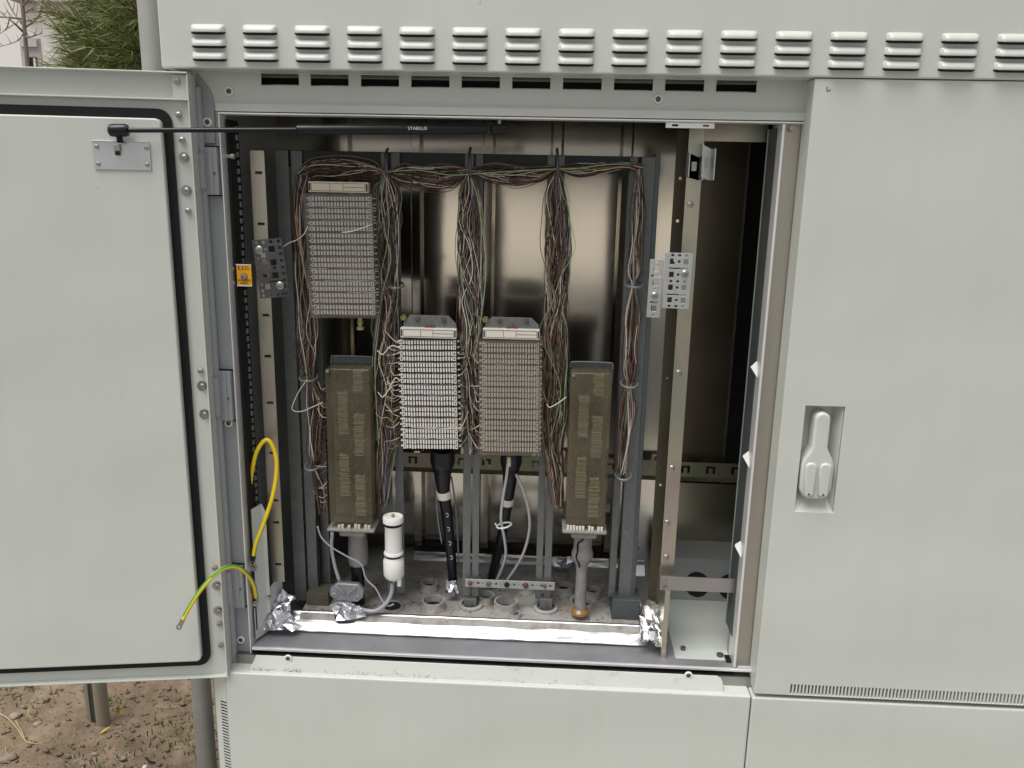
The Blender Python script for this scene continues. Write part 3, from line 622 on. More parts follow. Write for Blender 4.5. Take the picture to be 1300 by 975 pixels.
# ================================================================== EARTHING PARTS, PERFORATED PLATES
YE = .065
a, b = P(300, 336, YE), P(320, 363, YE)
ep = thing('earth_point_plate', 'small yellow plate lettered E.S.D. beside the left perforated bracket', 'sign', (a.x, YE, b.z))
mb = MB(); mb.box(a.x, b.x, YE, YE+.002, b.z+.001, a.z-.001); pl_ = mb.build('plate', YELL, ep)
mb = MB(); mb.box(a.x-.001, b.x, YE-.0005, YE+.0025, a.z-.0009, a.z+.001); mb.box(a.x-.001, b.x, YE-.0005, YE+.0025, b.z-.001, b.z+.0009); mb.build('plate_edge', WPL, ep)
cxp = (a.x+b.x)/2; zz = P(310, 351, YE).z
mb = MB(); mb.lathe((cxp, YE, zz), [(.0075, 0), (.0075, .002), (.006, .005), (.003, .0055), (.003, .002), (.0001, .002)], 16, (0, -1, 0), False); mb.build('stud', STEELS, ep, smooth=True)
def front(cx_, cz_, yy): return lambda x, y, z: (cx_+x, yy-z-.0003, cz_+y)
textmesh('lettering', 'E.S.D.', .0108, INK, pl_, front(cxp, P(310, 340.5, YE).z, YE))
textmesh('lettering', 'BONDING', .0058, INK, pl_, front(cxp, P(310, 356.0, YE).z, YE))
textmesh('lettering', 'POINT', .0062, INK, pl_, front(cxp, P(310, 359.8, YE).z, YE))
for py in (341, 359):
    p = P(296, py, YE+.01); mb = MB(); mb.cyl((p.x-.006, YE+.012, p.z), (1, -.2, 0), .014, .0042, 10); mb.build('side_screw', STEELS, ep)
def perf(name, label, tl, w_, h_, ang, Y, holes, m, tilt=0., screws=()):
    o = P(*tl, Y); t = thing(name, label, 'bracket', o, 'perforated mounting brackets')
    R_ = Matrix.Rotation(ang, 3, 'Y') @ Matrix.Rotation(tilt, 3, 'Z')
    tf = lambda x, y, z: tuple(o+R_ @ Vector((x, y, z)))
    mb = MB(tf); mb.plate(0, w_, -h_, 0, 0, .002, [(a*w_, b*w_, -d*h_, -c*h_) for a, b, c, d in holes]); mb.build('perforated_plate', m, t, bevel=.0004, seg=1)
    for u, v, r in screws:
        mb = MB(tf); mb.lathe((u*w_, 0, -v*h_), [(r, 0), (r, .0015), (r*.7, .003), (r*.65, .006), (r*.3, .0065), (r*.28, .003), (.0001, .003)], 16, (0, -1, 0), False); mb.build('plate_screw', STEELS, t, smooth=True)
    return t
def hgrid(us, vs, du, dv): return [(u-du, u+du, v-dv, v+dv) for v in vs for u in us]
H1 = hgrid((.12, .36, .62, .88), (.05,), .05, .025)+hgrid((.9,), (.16, .27, .38, .49, .60, .71, .82, .94), .055, .027)+hgrid((.11,), (.32, .43, .54, .65, .76, .87, .95), .05, .025)+hgrid((.62,), (.17, .40, .62), .10, .05)+hgrid((.30,), (.27, .38, .60, .80), .09, .045)+hgrid((.40, .62), (.49,), .05, .024)+hgrid((.40,), (.17, .40, .62), .04, .02)+[(.40, .86, .71, .74)]+hgrid((.38, .62, .78), (.95,), .035, .02)
Y1_ = .06
a, b, c_ = P(319, 305, Y1_), P(357, 302, Y1_), P(332, 379, Y1_)
mb1 = perf('perforated_bracket', 'dark perforated bracket screwed tilted next to the yellow plate', (319.5, 305), (b-a).length, (c_-a).length, -atan2(b.z-a.z, b.x-a.x)+radians(2.5)*0, Y1_, H1, DKPLATE, 0, ((.2, .17, .0085), (.72, .80, .0085)))
H2 = hgrid((.27, .52, .77), (.045, .51, .96), .05, .022)+hgrid((.27, .77), (.155, .39, .62, .85), .085, .05)+hgrid((.52,), (.155, .39, .62, .85), .045, .022)+[(.12, .88, .265, .29), (.12, .88, .74, .765)]
a, b, c_ = P(845, 320.5, Y1_), P(880, 321.5, Y1_), P(843, 391, Y1_)
perf('perforated_bracket', 'wide pale perforated bracket screwed to the right mounting rail', (845, 320.5), (b-a).length, (c_-a).length, .01, Y1_, H2, LPLATE, 0, ((.76, .37, .008),))
a, b, c_ = P(825.5, 329, Y1_), P(843, 330, Y1_), P(824, 403, Y1_)
H3 = hgrid((.5,), (.16, .40, .84), .20, .05)+hgrid((.5,), (.04, .50, .96), .10, .016)+[(.15, .85, .262, .30), (.2, .8, .72, .755)]
perf('perforated_bracket', 'narrow pale perforated strip hanging left of the wide pale bracket', (825.5, 329), (b-a).length, (c_-a).length, .01, Y1_+.004, H3, LPLATE, 0, ((.5, .62, .0075),))

# ================================================================== WIRING FRAME
YF = .215
fz0 = FLO+.003
wf = thing('wiring_frame', 'old galvanised frame of double uprights that carries the terminal blocks', 'frame', (P(600, 770, YF).x, YF+.1, FLO))
BFX0, BFX1 = P(384, 786, .165).x, P(812, 790, .165).x
YBF = PZ(600, 812, FLO).y; bz = P(600, 787, YBF+.030).z
mb = MB(); mb.prism([(YBF+.032, bz), (.46, bz), (.46, FLO+.0005), (YBF+.006, FLO+.0005)], BFX0, BFX1, 'x'); mb.build('base_plate', BASEM, wf, bevel=.002)
# top rail
tz1 = P(600, 195, YF+.01).z; tz0 = P(600, 217, YF+.01).z; tx0 = P(362, 205, YF).x; tx1 = P(830, 205, YF).x
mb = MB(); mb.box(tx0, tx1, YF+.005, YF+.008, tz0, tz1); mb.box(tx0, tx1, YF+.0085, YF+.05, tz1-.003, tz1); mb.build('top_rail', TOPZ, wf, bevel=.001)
def upright(xa, xb, py, y0=YF, y1=YF+.03, top=None, bot=None, m=ZINC):
    x0, x1 = XR(xa, xb, py, y0); mb = MB(); mb.box(x0, x1, y0, y0+.0025, bot or bz+.001, top or tz1-.001); mb.box(x0, x0+.0025, y0+.003, y1, bot or bz+.001, top or tz1-.001)
    return mb.build('upright', m, wf, bevel=.0008)
zb_pair = P(600, 757, YF).z
for xa, xb in ((490, 498), (502, 512), (588, 598), (600.5, 609), (684, 692.5), (695, 704)): upright(xa, xb, 600, bot=zb_pair)
for xa, xb, yy in ((361.5, 377, YF-.01), (389, 402, YF), (408, 418, YF+.03)): upright(xa, xb, 470 if xa < 380 else 690, yy, yy+.05)
upright(780, 789, 600, bot=P(780, 757, YF).z); upright(793.5, 813, 600, YF-.01, YF+.04); 
x0, x1 = XR(814, 821, 500, YF-.012); mb = MB(); mb.box(x0+.002, x1, YF-.012, YF+.05, bz+.001, tz1+.006); mb.build('upright', ZINC_DK, wf, bevel=.001)
ft = MB(); a, b = P(777, 757, YF-.02), P(812, 790, YF-.02); ft.box(a.x, P(811, 780, YF-.02).x, YF-.035, YF+.03, bz+.001, a.z); ft.build('foot_block', ZINC_DK, wf, bevel=.0015)
# feet of the pairs
for px in (597, 693):
    mb = MB(); p = P(px, 768, YF-.01); mb.box(p.x-.0155, p.x+.0155, YF-.012, YF+.02, bz+.0005, P(px, 757, YF).z-.002); f_ = mb.build('foot_block', ZINC, wf, bevel=.0012)
    mb = MB(); mb.cyl((p.x+.002, YF-.012, p.z+.002), (0, -1, 0), .003, .004, 6); mb.build('foot_bolt', mat('rust_stained_bolt', (.15, .08, .045), .8), f_)
    mb = MB(); mb.lathe((p.x, YF, bz), [(.030, 0), (.030, .006), (.026, .008), (.022, .008)], 24, caps=False); mb.build('foot_ring', BASEM, wf, smooth=True)
# pipe stubs
def stub(px, py, r, h, y=None, name='pipe_stub'):
    p = PZ(px, py, bz)
    mb = MB(); mb.lathe((p.x, p.y, bz), [(r*1.12, 0), (r*1.05, .006), (r, .008), (r, h), (r*.84, h), (r*.82, .004), (.0001, .004)], 22, caps=False)
    o = mb.build(name, BASEM, wf, smooth=True)
    mb = MB(); mb.lathe((p.x, p.y, bz), [(r*.82, .0055), (.0001, .0056)], 22, caps=False); mb.build('stub_floor', VOID, o); return p
for px, py, r, h in ((550, 772, .028, .022), (545, 748, .022, .02), (642, 776, .029, .028), (617, 764, .021, .02), (653, 783, .015, .012), (738, 772, .029, .02), (668, 750, .024, .016), (715, 752, .024, .02), (498, 772, .026, .006), (752, 757, .022, .02)):
    stub(px, py, r, h)
rnd = random.Random(3); mb = MB()
for _ in range(260):
    x, y = rnd.uniform(BFX0+.01, BFX1-.01), rnd.uniform(YBF+.04, .42); r = rnd.uniform(.0012, .004)
    mb.add([(x+r*cos(a)*rnd.uniform(.6, 1.4), y+r*sin(a)*rnd.uniform(.6, 1.4), bz+.0004) for a in (0, 1.25, 2.5, 3.8, 5)]+[(x, y, bz+r*.7)], [(0,1,5), (1,2,5), (2,3,5), (3,4,5), (4,0,5)])
mb.build('dirt_crumbs', mat('brown_crumb', (.15, .095, .06), .9, var=.4, vscale=90), wf, kind='stuff')
# perforated cross bar with worn knobs
YC = YF-.012; a, b = P(590.5, 733.5, YC), P(704, 749.5, YC); zc = (P(594, 741, YC).z+P(700, 743.5, YC).z)/2; hz = .0105
hs2 = []
for k in range(19):
    x = a.x+.010+(b.x-a.x-.02)*k/18; r = .0026 if k % 2 == 0 else .0013; hs2.append((x-r, x+r, zc-r*1.2, zc+r*1.2))
mb = MB(); mb.plate(a.x, b.x, zc-hz, zc+hz, YC, YC+.002, hs2); mb.box(a.x, b.x, YC+.0022, YC+.010, zc-hz, zc-hz+.002); cb = mb.build('cross_bar', mat('pale_zinc_bar', (.38, .39, .375), .5, .4, var=.2, vscale=60, dirt=(.2, .13, .08), dirt_amt=.2, dscale=30), wf, bevel=.0004, seg=1)
RUST = mat('rusty_bolt', (.20, .075, .035), .8, .2, var=.4, vscale=300); KNB = mat('blue_grey_knob', (.10, .12, .15), .5)
for px, m_, r in ((597, RUST, .0055), (620, KNB, .0065), (643.5, BPLAST, .0065), (667.5, mat('red_brown_knob', (.13, .035, .03), .5), .0068), (691.5, RUST, .0045)):
    p = P(px, 743, YC); mb = MB(); mb.lathe((p.x, YC, zc), [(r, 0), (r*.9, .004), (r*.55, .0055), (.0001, .0056)], 12, (0, -1, 0), False); mb.build('knob', m_, cb, smooth=True)
# wire guide rings
RING = mat('grey_guide_ring', (.22, .225, .23), .45, .3)
def ring(px, py, rx, Y):
    p = P(px, py, Y); mb = MB(); mb.tube([(p.x+rx*cos(t), Y+.024*sin(t), p.z+.004*sin(t)) for t in [2*pi*k/20 for k in range(21)]], .0028, 8, False); mb.build('guide_ring', RING, wf, smooth='all')
YB = .175
for px, py, rx in ((392, 479, .020), (397, 591, .017), (805, 361, .020), (799, 487, .019), (791, 603, .018), (503, 362, .016)): ring(px, py, rx, YB)
for px, py in ((490, 213), (596, 212), (707, 213)):
    a = P(px, py-17, YB+.01); mb = MB(); mb.tube([a+Vector((0, .02, .012)), a+Vector((.001, -.012, 0)), P(px+1, py+10, YB-.018), a+Vector((.002, .02, -.045))], .0032, 8); mb.build('guide_hook', ZINC_DK, wf, smooth='all')
# slotted ears and small brackets on uprights
for px, py in ((714, 645), (769, 645), (487, 636), (583, 560)):
    p = P(px, py, YF-.02); mb = MB(); mb.box(p.x-.010, p.x+.010, YF-.022, YF-.001, p.z-.010, p.z+.010); e_ = mb.build('ear', ZINC_DK, wf, bevel=.001)
    mb = MB(); mb.cyl((p.x-.002, YF-.022, p.z-.002), (0, -1, 0), .004, .005, 6); mb.build('ear_bolt', mat('brassy_bolt', (.32, .25, .10), .4, .8), e_)
for px, py in ((411, 700), (405, 640), (392, 720)):
    p = P(px, py, YF-.001); 
p = P(402.5, 690, YF-.001); mb = MB(); mb.box(p.x-.002, p.x+.005, YF-.0006, YF+.001, P(402, 735, YF).z, P(402, 660, YF).z); mb.build('upright_slot', VOID, wf)
p = P(403, 770, .19); mb = MB(); mb.box(P(390, 770, .19).x, P(418, 770, .19).x, .185, .24, bz+.0005, P(400, 752, .19).z); mb.build('foot_block', mat('muddy_block', (.10, .085, .062), .8, var=.3, vscale=40), wf, bevel=.0015)

# ================================================================== TERMINAL BLOCKS
def block(label, TLp, TRp, BLp, BRp, Y, cover, toothm, plate, labelm, rows=20, seed=0, lab=None):
    rnd = random.Random(seed)
    TL, TR, BL, BR = [P(*q, Y) for q in (TLp, TRp, BLp, BRp)]
    wd = ((TR-TL).length+(BR-BL).length)/2; ht = ((TL-BL).length+(TR-BR).length)/2
    ctr = (TL+TR+BL+BR)/4; ang = -atan2((TR-TL).z+(BR-BL).z, (TR-TL).x+(BR-BL).x)
    lean = atan2((TL.x+TR.x)/2-(BL.x+BR.x)/2, ht)
    R_ = Matrix.Rotation(lean*.6+ang*.4, 3, 'Y')
    tf = lambda x, y, z: tuple(ctr+R_ @ Vector((x, y, z)))
    t = thing('terminal_block', label, 'terminal block', tuple(ctr), 'ten pair wire terminal blocks')
    w2, h2 = wd/2, ht/2; rp = ht/rows
    mb = MB(tf); mb.box(-w2+.003, w2-.003, .016, .075, -h2, h2); mb.build('body', BODY, t, bevel=.001)
    r0 = None; n = 20; p = (wd-.006)/n
    for k in range(rows):
        z = h2-(k+.5)*rp+(.0006 if k % 2 else -.0006)
        if r0 is None:
            z0_ = z; mb = MB(tf); mb.mi = 0
            for j in range(n):
                x = -w2+.003+j*p
                if j in (0, n-1):                          # hollow end lug
                    mb.box(x, x+p*.95, .002, .014, z+rp*.20, z+rp*.34); mb.box(x, x+p*.95, .002, .014, z-rp*.34, z-rp*.20); mb.box(x, x+p*.25, .002, .014, z-rp*.19, z+rp*.19); mb.box(x+p*.72, x+p*.95, .002, .014, z-rp*.19, z+rp*.19)
                else: mb.box(x+p*.20, x+p*.74, .0+rnd.uniform(0, .003), .0145, z-rp*.33, z+rp*.33)
            mb.mi = 1; mb.box(-w2+.0032, w2-.0032, .0125, .0158, z-rp*.34, z+rp*.34)
            r0 = mb.build('contact_row', [toothm, BODY], t)
        else: dup_part(r0, R_ @ Vector((0, 0, z-z0_)))
    # jumper wires lying between the strips
    for nm, mt, cnt in (('pale_jumpers', WIRES['pale'], 4), ('brown_jumpers', WIRES['maroon'], 9), ('green_jumpers', WIRES['green'], 2), ('violet_jumpers', WIRES['violet'], 2)):
        mb = MB(tf)
        for _ in range(cnt):
            k = rnd.randrange(0, rows//2)*2+1; z = h2-(k+1)*rp; xa = rnd.uniform(-w2-.006, w2*.3); xb = min(w2+.006, xa+rnd.uniform(.25, 1.)*wd)
            pts = [(xa+(xb-xa)*i/6, .004+rnd.uniform(-.002, .003), z+rnd.uniform(-.0018, .0018)) for i in range(7)]
            mb.tube(smoothpath(pts, 3), .0008, 4)
        mb.build(nm, mt, t, kind='stuff')
    # side comb
    mb = MB(tf)
    for s in (-1, 1):
        for k in range(rows): z = h2-(k+.5)*rp; mb.box(s*(w2-.001), s*(w2+.0035), .010, .022, z-.0011, z+.0011)
    mb.build('fanning_comb', toothm, t, kind='stuff')
    # label holder
    l0, l1, l2 = lab                                       # left-top px, right px, bottom px
    a = P(l0[0], l0[1], Y-.004); b = P(l1, (l0[1]+l2)/2, Y-.004); c = P((l0[0]+l1)/2, l2, Y-.004)
    lx0, lx1, z1, z0 = a.x, b.x, a.z, c.z; yy = Y-.004
    mb = MB(); mb.box(lx0, lx1, yy+.001, yy+.02, z0, z1); lh = mb.build('label_strip', labelm, t, bevel=.001)
    mb = MB(); i = .006; tl = .0006
    for (x0, x1, zz0, zz1) in ((lx0+i, lx0+i+tl, z0+.003, z1-.003), (lx1-i-tl, lx1-i, z0+.003, z1-.003), (lx0+i, lx1-i, z1-.0036, z1-.003), (lx0+i, lx1-i, z0+.003, z0+.0036), (lx0+(lx1-lx0)*.36, lx0+(lx1-lx0)*.36+tl, z0+.004, z1-.004), (lx0+(lx1-lx0)*.58, lx0+(lx1-lx0)*.58+tl, z0+.004, z1-.004), (lx0+(lx1-lx0)*.58, lx1-i-.001, (z0+z1)/2-.0003, (z0+z1)/2+.0003)):
        mb.box(x0, x1, yy+.0004, yy+.0009, zz0, zz1)
    mb.build('label_ruling', INK, lh)
    mb = MB()
    for s, x in ((1, lx0), (-1, lx1)): mb.box(x+s*.0012, x+s*.0042, yy+.0004, yy+.0009, z0+.0035, z1-.0035)
    mb.build('label_slot', VOID, lh)
    if plate:
        q0, q1 = P(*plate[0], Y+.01), P(*plate[1], Y+.01); x0, x1, zb_, zt_2 = q0.x, q1.x, z1+.0005, q0.z; cw = (x1-x0)*.14
        mb = MB(); mb.prism([(x0, zb_), (x1, zb_), (x1, zb_+(zt_2-zb_)*.35), (x1-cw, zt_2), (x0+cw*.9, zt_2), (x0, zb_+(zt_2-zb_)*.3)], Y+.01, Y+.0125); mp_ = mb.build('mount_plate', ZINC, t, bevel=.0005)
        mb = MB(); mb.cyl((x0+.001, Y+.016, zt_2-.006), (0, -1, 0), .012, .007, 6); mb.build('corner_bolt', mat('olive_brass', (.26, .22, .09), .45, .7), mp_)
        for u in (.27, .77):
            mb = MB(); mb.lathe((x0+(x1-x0)*u, Y+.01, (zb_+zt_2)/2+.003), [(.0056, 0), (.005, .004), (.0001, .005)], 12, (0, -1, 0), False); mb.build('plate_bolt', RUST if 0 else BODY, mp_, smooth=True)
        mb = MB(); 
        for k, u in enumerate((.42, .5, .55)): mb.tube([(x0+(x1-x0)*u, Y+.006, zb_), (x0+(x1-x0)*(u+.02), Y+.002, zb_+.004+.003*(k % 2)), (x0+(x1-x0)*(u+.05), Y+.006, zb_)], .0017, 6)
        mb.build('wire_ends', mat('red_brown_insulation', (.30, .05, .04), .4), t)
    if cover:
        i = .004; mb = MB(tf); mb.add([(-w2-i, -.010, -h2-.004), (w2+i, -.010, -h2-.004), (w2+i, -.010, h2+i), (-w2-i, -.010, h2+i), (-w2-i-.002, .05, -h2-.005), (w2+i+.002, .05, -h2-.005), (w2+i+.002, .05, h2+i+.002), (-w2-i-.002, .05, h2+i+.002)], [(0,1,2,3), (0,4,5,1), (1,5,6,2), (2,6,7,3), (3,7,4,0)])
        mb.build('clear_cover', cover, t, bevel=.003)
    return tf, w2, h2, t
YBK = .125
block('tall terminal block highest on the frame, under a dusty clear cover', (389, 248), (473, 248), (397, 401), (477, 401), YBK, SMOKE_D, TOOTH_D, None, CARD, seed=1, lab=((391, 230), 467, 244.5))
block('open white terminal block in the middle, without a cover, black cable below', (504, 430), (580, 432), (511.5, 571), (583, 572), YBK, None, TOOTH, ((512, 399.5), (579, 415)), CREAM, seed=2, lab=((508, 416), 579, 429.5))
block('brown covered terminal block between the open white block and the right junction box', (610, 434), (687, 435), (611, 575), (684, 575), YBK, SMOKE, TOOTH, ((616, 402), (684, 416)), CREAM, seed=3, lab=((613, 417), 685, 431))
# ================================================================== SEALED JUNCTION BOXES
def jbox(label, tl, tr, bl, br_, plate_top, seed, neck):
    rnd = random.Random(seed); Y = .13
    TL, TR, BL, BR = [P(*q, Y) for q in (tl, tr, bl, br_)]
    x0 = (TL.x+BL.x)/2; x1 = (TR.x+BR.x)/2; z1 = (TL.z+TR.z)/2; z0 = (BL.z+BR.z)/2
    t = thing('junction_box', label, 'junction box', ((x0+x1)/2, Y, z0), 'sealed junction boxes')
    mb = MB(); mb.prism(rr(x0, x1, z0, z1, .006, 4), Y, Y+.06); mb.build('clear_cover', ACRYL, t, bevel=.003, smooth=True)
    mb = MB(); mb.box(x0+.004, x1-.004, Y+.048, Y+.058, z0+.004, z1-.004); mb.build('inner_tray', mat('brown_tray', (.22, .185, .12), .6, var=.35, vscale=22), t)
    m1 = mat('dim_contact', (.50, .46, .35), .55, var=.35, vscale=60); m2 = mat('waxy_brown_wire', (.15, .07, .045), .5, var=.4, vscale=90)
    mb = MB(); ng = 7; gh = (z1-z0-.02)/ng
    for g in range(ng):
        for c in range(2):
            xx = x0+.012+(x1-x0-.024)*(.12 if c == 0 else .58)
            if (g+c) % 3 == 0: continue
            for k in range(13): zz = z0+.012+g*gh+k*gh/13; mb.box(xx+rnd.uniform(0, .004), xx+.026-rnd.uniform(0, .004), Y+.014+.006*rnd.random(), Y+.047, zz, zz+gh/13*.55)
    mb.build('contact_strip', m1, t, kind='stuff')
    mb = MB()
    for g in range(ng):
        for k in range(60):
            xx = x0+.014+rnd.random()*(x1-x0-.03); zz = z0+.02+g*gh+rnd.random()*gh*.8
            mb.tube(smoothpath([(xx+rnd.uniform(-.012, .012), Y+.02+rnd.random()*.02, zz+q*.012) for q in (-1, 0, 1)], 3), .0013, 4)
    mb.build('wire_clumps', m2, t, kind='stuff')
    mb = MB(); mb.box((x0+x1)/2-.0005, (x0+x1)/2+.0005, Y-.0003, Y+.002, z0+.012, z1-.006); mb.build('mould_line', ACRYL, t)
    # back plate standing above the cover
    pz = P((tl[0]+tr[0])/2, plate_top, Y+.055).z
    mb = MB(); mb.prism(rr(x0-.002, x1+.006, z1-.04, pz, .010, 4), Y+.061, Y+.066); bp = mb.build('back_plate', ZINC_DK, t, bevel=.001)
    mb = MB(); mb.tube(smoothpath([(x0-.001, Y+.058, z1-.004), (x0+.002, Y+.057, pz-.004), (x0+.010, Y+.057, pz), (x1-.006, Y+.057, pz), (x1+.003, Y+.057, pz-.004), (x1+.005, Y+.058, z1-.004)], 3), .0016, 6); mb.build('plate_rim', RING, bp, smooth='all')
    mb = MB(); mb.lathe((x0+.007, Y-.0005, z1-.006), [(.005, 0), (.004, .003), (.0001, .0035)], 12, (0, -1, 0), False); mb.build('cover_screw', STEELS, t, smooth=True)
    # waxed foot strip
    mb = MB(); n = 12
    for k in range(n):
        if rnd.random() < .25: continue
        xx = x0+.004+(x1-x0-.008)*k/n; mb.box(xx, xx+(x1-x0-.008)/n*.75, Y-.003, Y+.004, z0-.0115, z0-.001-rnd.random()*.004)
    mb.build('numbered_strip', CREAM if neck else CARD, t)
    mb = MB(); mb.box(x0-.006, x1+.004, Y-.006, Y+.066, z0-.020, z0-.012); mb.build('foot_flange', LEADG, t, bevel=.003)
    cxn = (x0+x1)/2-.001; zf = z0-.020
    mb = MB(); mb.box(cxn-.030, cxn+.030, Y+.004, Y+.055, zf-.016, zf-.0005); mb.build('gland_collar', LEADG, t, bevel=.005, smooth=True)
    yn = Y+(.052 if neck else .065); zn = zf-.016
    if neck:
        prof = [(.020, 0), (.022, -.004), (.0215, -.030), (.022, -.045), (.026, -.056), (.0255, -.064), (.019, -.078), (.0145, -.088), (.013, -.105), (.014, zn and (bz+.02-zn))]
        mb = MB(); mb.lathe((cxn, yn, zn), prof[::-1], 20); mb.build('lead_sleeve', LEADG, t, smooth=True)
        mb = MB(); mb.tube(smoothpath([(cxn-.002, yn-.0215, zn-.002), (cxn-.002, yn-.0225, zn-.014), (cxn-.012, yn-.0195, zn-.024), (cxn-.0125, yn-.020, zn-.045), (cxn-.015, yn-.0215, zn-.058), (cxn-.008, yn-.021, zn-.074), (cxn-.006, yn-.0145, zn-.086)], 3), .0022, 5); mb.build('sleeve_crack', VOID, t)
        mb = MB(); mb.lathe((cxn, yn, bz+.013), [(.022, 0), (.021, .006), (.014, .012), (.013, .02)], 18); mb.build('grease_plug', AMBER, t, smooth=True)
    else:
        mb = MB(); mb.lathe((cxn, yn, zn), [(.0225, -.095), (.024, -.085), (.0235, -.05), (.021, -.01), (.021, 0)], 20); mb.build('lead_sleeve', LEADG, t, smooth=True)
        mb = MB(); mb.tube([(cxn-.002, yn, zn-.09), (cxn-.004, yn+.005, bz+.005)], .016, 14); mb.build('cable_tail', BPLAST, t, smooth=True)
    return t
jbox('left sealed junction box with yellowed cover, below the tall terminal block', (416, 468), (472, 469), (414.5, 664), (470.5, 665), 452.5, 11, False)
jbox('right sealed junction box with yellowed cover and cracked lead sleeve below', (722.5, 473), (777, 474), (719, 666), (769.5, 668), 460, 12, True)

# ================================================================== WIRE BUNDLES
def bundle(label, pts, wid, n, seed, mix, Y=.18, depth=.018, r=.00108, stray=.1, ties=()):
    """pts: pixel centreline; wid: half-width in px at each point."""
    rnd = random.Random(seed); base = [P(a, b, Y) for a, b in pts]; n = int(n*1.75)
    ws = [max(w_, 4)*.00172*1.12 for w_ in wid]; k = len(pts)
    cols = {}
    for i in range(n):
        cname = rnd.choices(list(mix), weights=list(mix.values()))[0]
        ph, am = rnd.uniform(0, 2*pi), rnd.random()**.5; pts2 = []
        sw = rnd.uniform(-.9, .9); ou = rnd.uniform(.9, 1.5) if rnd.random() < stray else 1
        i0 = 0; i1 = k
        for j in range(k):
            ph += rnd.uniform(-1.0, 1.0); am = min(1, max(.05, am+rnd.uniform(-.25, .25)))
            t_ = (base[min(j+1, k-1)]-base[max(j-1, 0)]).normalized(); side = Vector((t_.z, 0, -t_.x))
            tight = .45 if j in ties else ou
            pts2.append(base[j]+side*(cos(ph)*am*ws[j]*tight)+Vector((0, sin(ph)*am*depth*(.5 if j in ties else 1), 0)))
        cols.setdefault(cname, []).append(pts2)
    t = thing('wire_bundle', label, 'wire bundle', tuple(base[-1]), 'laced wire bundles of the frame')
    for cname, lst in cols.items():
        mb = MB()
        for q in lst: mb.tube(smoothpath(q, 4), r*rnd.uniform(.8, 1.15), 4, False)
        mb.build(cname+'_wires', WIRES[cname], t, kind='stuff', smooth='all')
    return t
MIX = dict(brown=32, maroon=20, pink=11, pale=6, grey=8, green=2.2, violet=3, ochre=5)
MIXT = dict(brown=34, maroon=18, pink=10, pale=5, grey=8, green=2, ochre=5)
MIXG = dict(brown=30, maroon=16, pink=13, pale=8, grey=8, green=6, violet=2, ochre=4)
bundle('long horizontal bundle of brown wires slung along the top rail', [(384, 226), (400, 215), (425, 213), (450, 215), (475, 219), (490, 220), (515, 222), (545, 226), (572, 224), (596, 217), (625, 219), (655, 222), (685, 220), (707, 214), (735, 216), (765, 213), (795, 210), (815, 213)], [9, 9, 10, 10, 9, 7, 11, 12, 11, 7, 10, 11, 9, 6, 8, 6, 4, 5], 74, 21, MIXT, Y=.185, ties=(5, 9, 13), stray=.2)
bundle('leftmost vertical wire bundle, left of the tall terminal block', [(386, 222), (383, 260), (384, 300), (384, 340), (387, 380), (389, 420), (389, 450), (393, 480), (399, 510), (402, 545), (401, 575), (398, 592), (406, 620), (410, 650)], [7, 8, 8, 8, 9, 11, 12, 9, 10, 9, 8, 6, 7, 5], 60, 22, MIX, ties=(7, 11), stray=.2)
bundle('vertical wire bundle with green strands, between the tall terminal block and the open white block', [(490, 222), (491, 245), (490, 280), (491, 315), (492, 350), (494, 380), (490, 420), (489, 455), (488, 490), (490, 525), (492, 560), (488, 600), (486, 640)], [8, 14, 15, 14, 13, 12, 15, 15, 14, 13, 11, 9, 6], 92, 23, MIXG, ties=(0,), stray=.25)
bundle('vertical wire bundle between the two central terminal blocks', [(596, 218), (596, 245), (597, 280), (597, 315), (597, 350), (598, 380), (598, 410), (597, 440), (598, 475), (599, 510), (600, 545), (600, 575)], [6, 12, 15, 15, 14, 14, 14, 11, 10, 9, 6, 4], 96, 24, MIXG, ties=(0,), stray=.15)
bundle('dense vertical wire bundle left of the right junction box', [(707, 217), (706, 245), (708, 280), (709, 315), (708, 350), (706, 385), (706, 420), (705, 455), (704, 490), (704, 525), (703, 560), (706, 600), (709, 640)], [5, 10, 14, 15, 14, 13, 14, 14, 15, 15, 13, 10, 6], 104, 25, MIX, ties=(0,), stray=.15)
bundle('thin rightmost wire bundle running down the right upright', [(812, 214), (811, 235), (810, 270), (808, 310), (805, 345), (804, 362), (803, 400), (800, 440), (800, 470), (798, 488), (796, 520), (792, 560), (789, 600)], [3, 5, 7, 7, 7, 5, 8, 8, 8, 6, 9, 8, 5], 34, 26, MIX, ties=(0, 5, 9), stray=.25)
def loose(label, cname, pts, Y, r=.0011):
    mb = MB(); mb.tube(smoothpath([P(a, b, Y) for a, b in pts], 6), r, 6); o = mb.build('loose_wire', WIRES[cname], smooth='all'); return tag(o, label, 'wire', 'loose single wires')
loose('single green wire bowing out right of the bundle between the central blocks', 'green', [(598, 226), (606, 250), (612, 290), (617, 330), (615, 370), (609, 415), (603, 450)], .15, .0012)
loose('thin pink wire from the dark perforated bracket to the tall terminal block', 'pink', [(360, 313), (368, 308), (378, 304), (386, 297), (391, 287)], .10)
loose('pale wire lying slanted across the tall terminal block cover', 'pale', [(434, 295), (445, 294), (458, 290), (472, 285)], .112)
loose('pale wire hooked from the dense bundle to the right junction box', 'pale', [(694, 513), (698, 517), (708, 512), (719, 504)], .13, .0012)
loose('pale looped wire left of the leftmost bundle', 'pale', [(390, 482), (380, 496), (371, 516), (374, 522), (384, 522), (396, 517), (410, 511)], .15)
loose('pale wire looping from the green stranded bundle into the open white block', 'pale', [(479, 445), (486, 450), (494, 441), (500, 439), (507, 442)], .13, .0012)
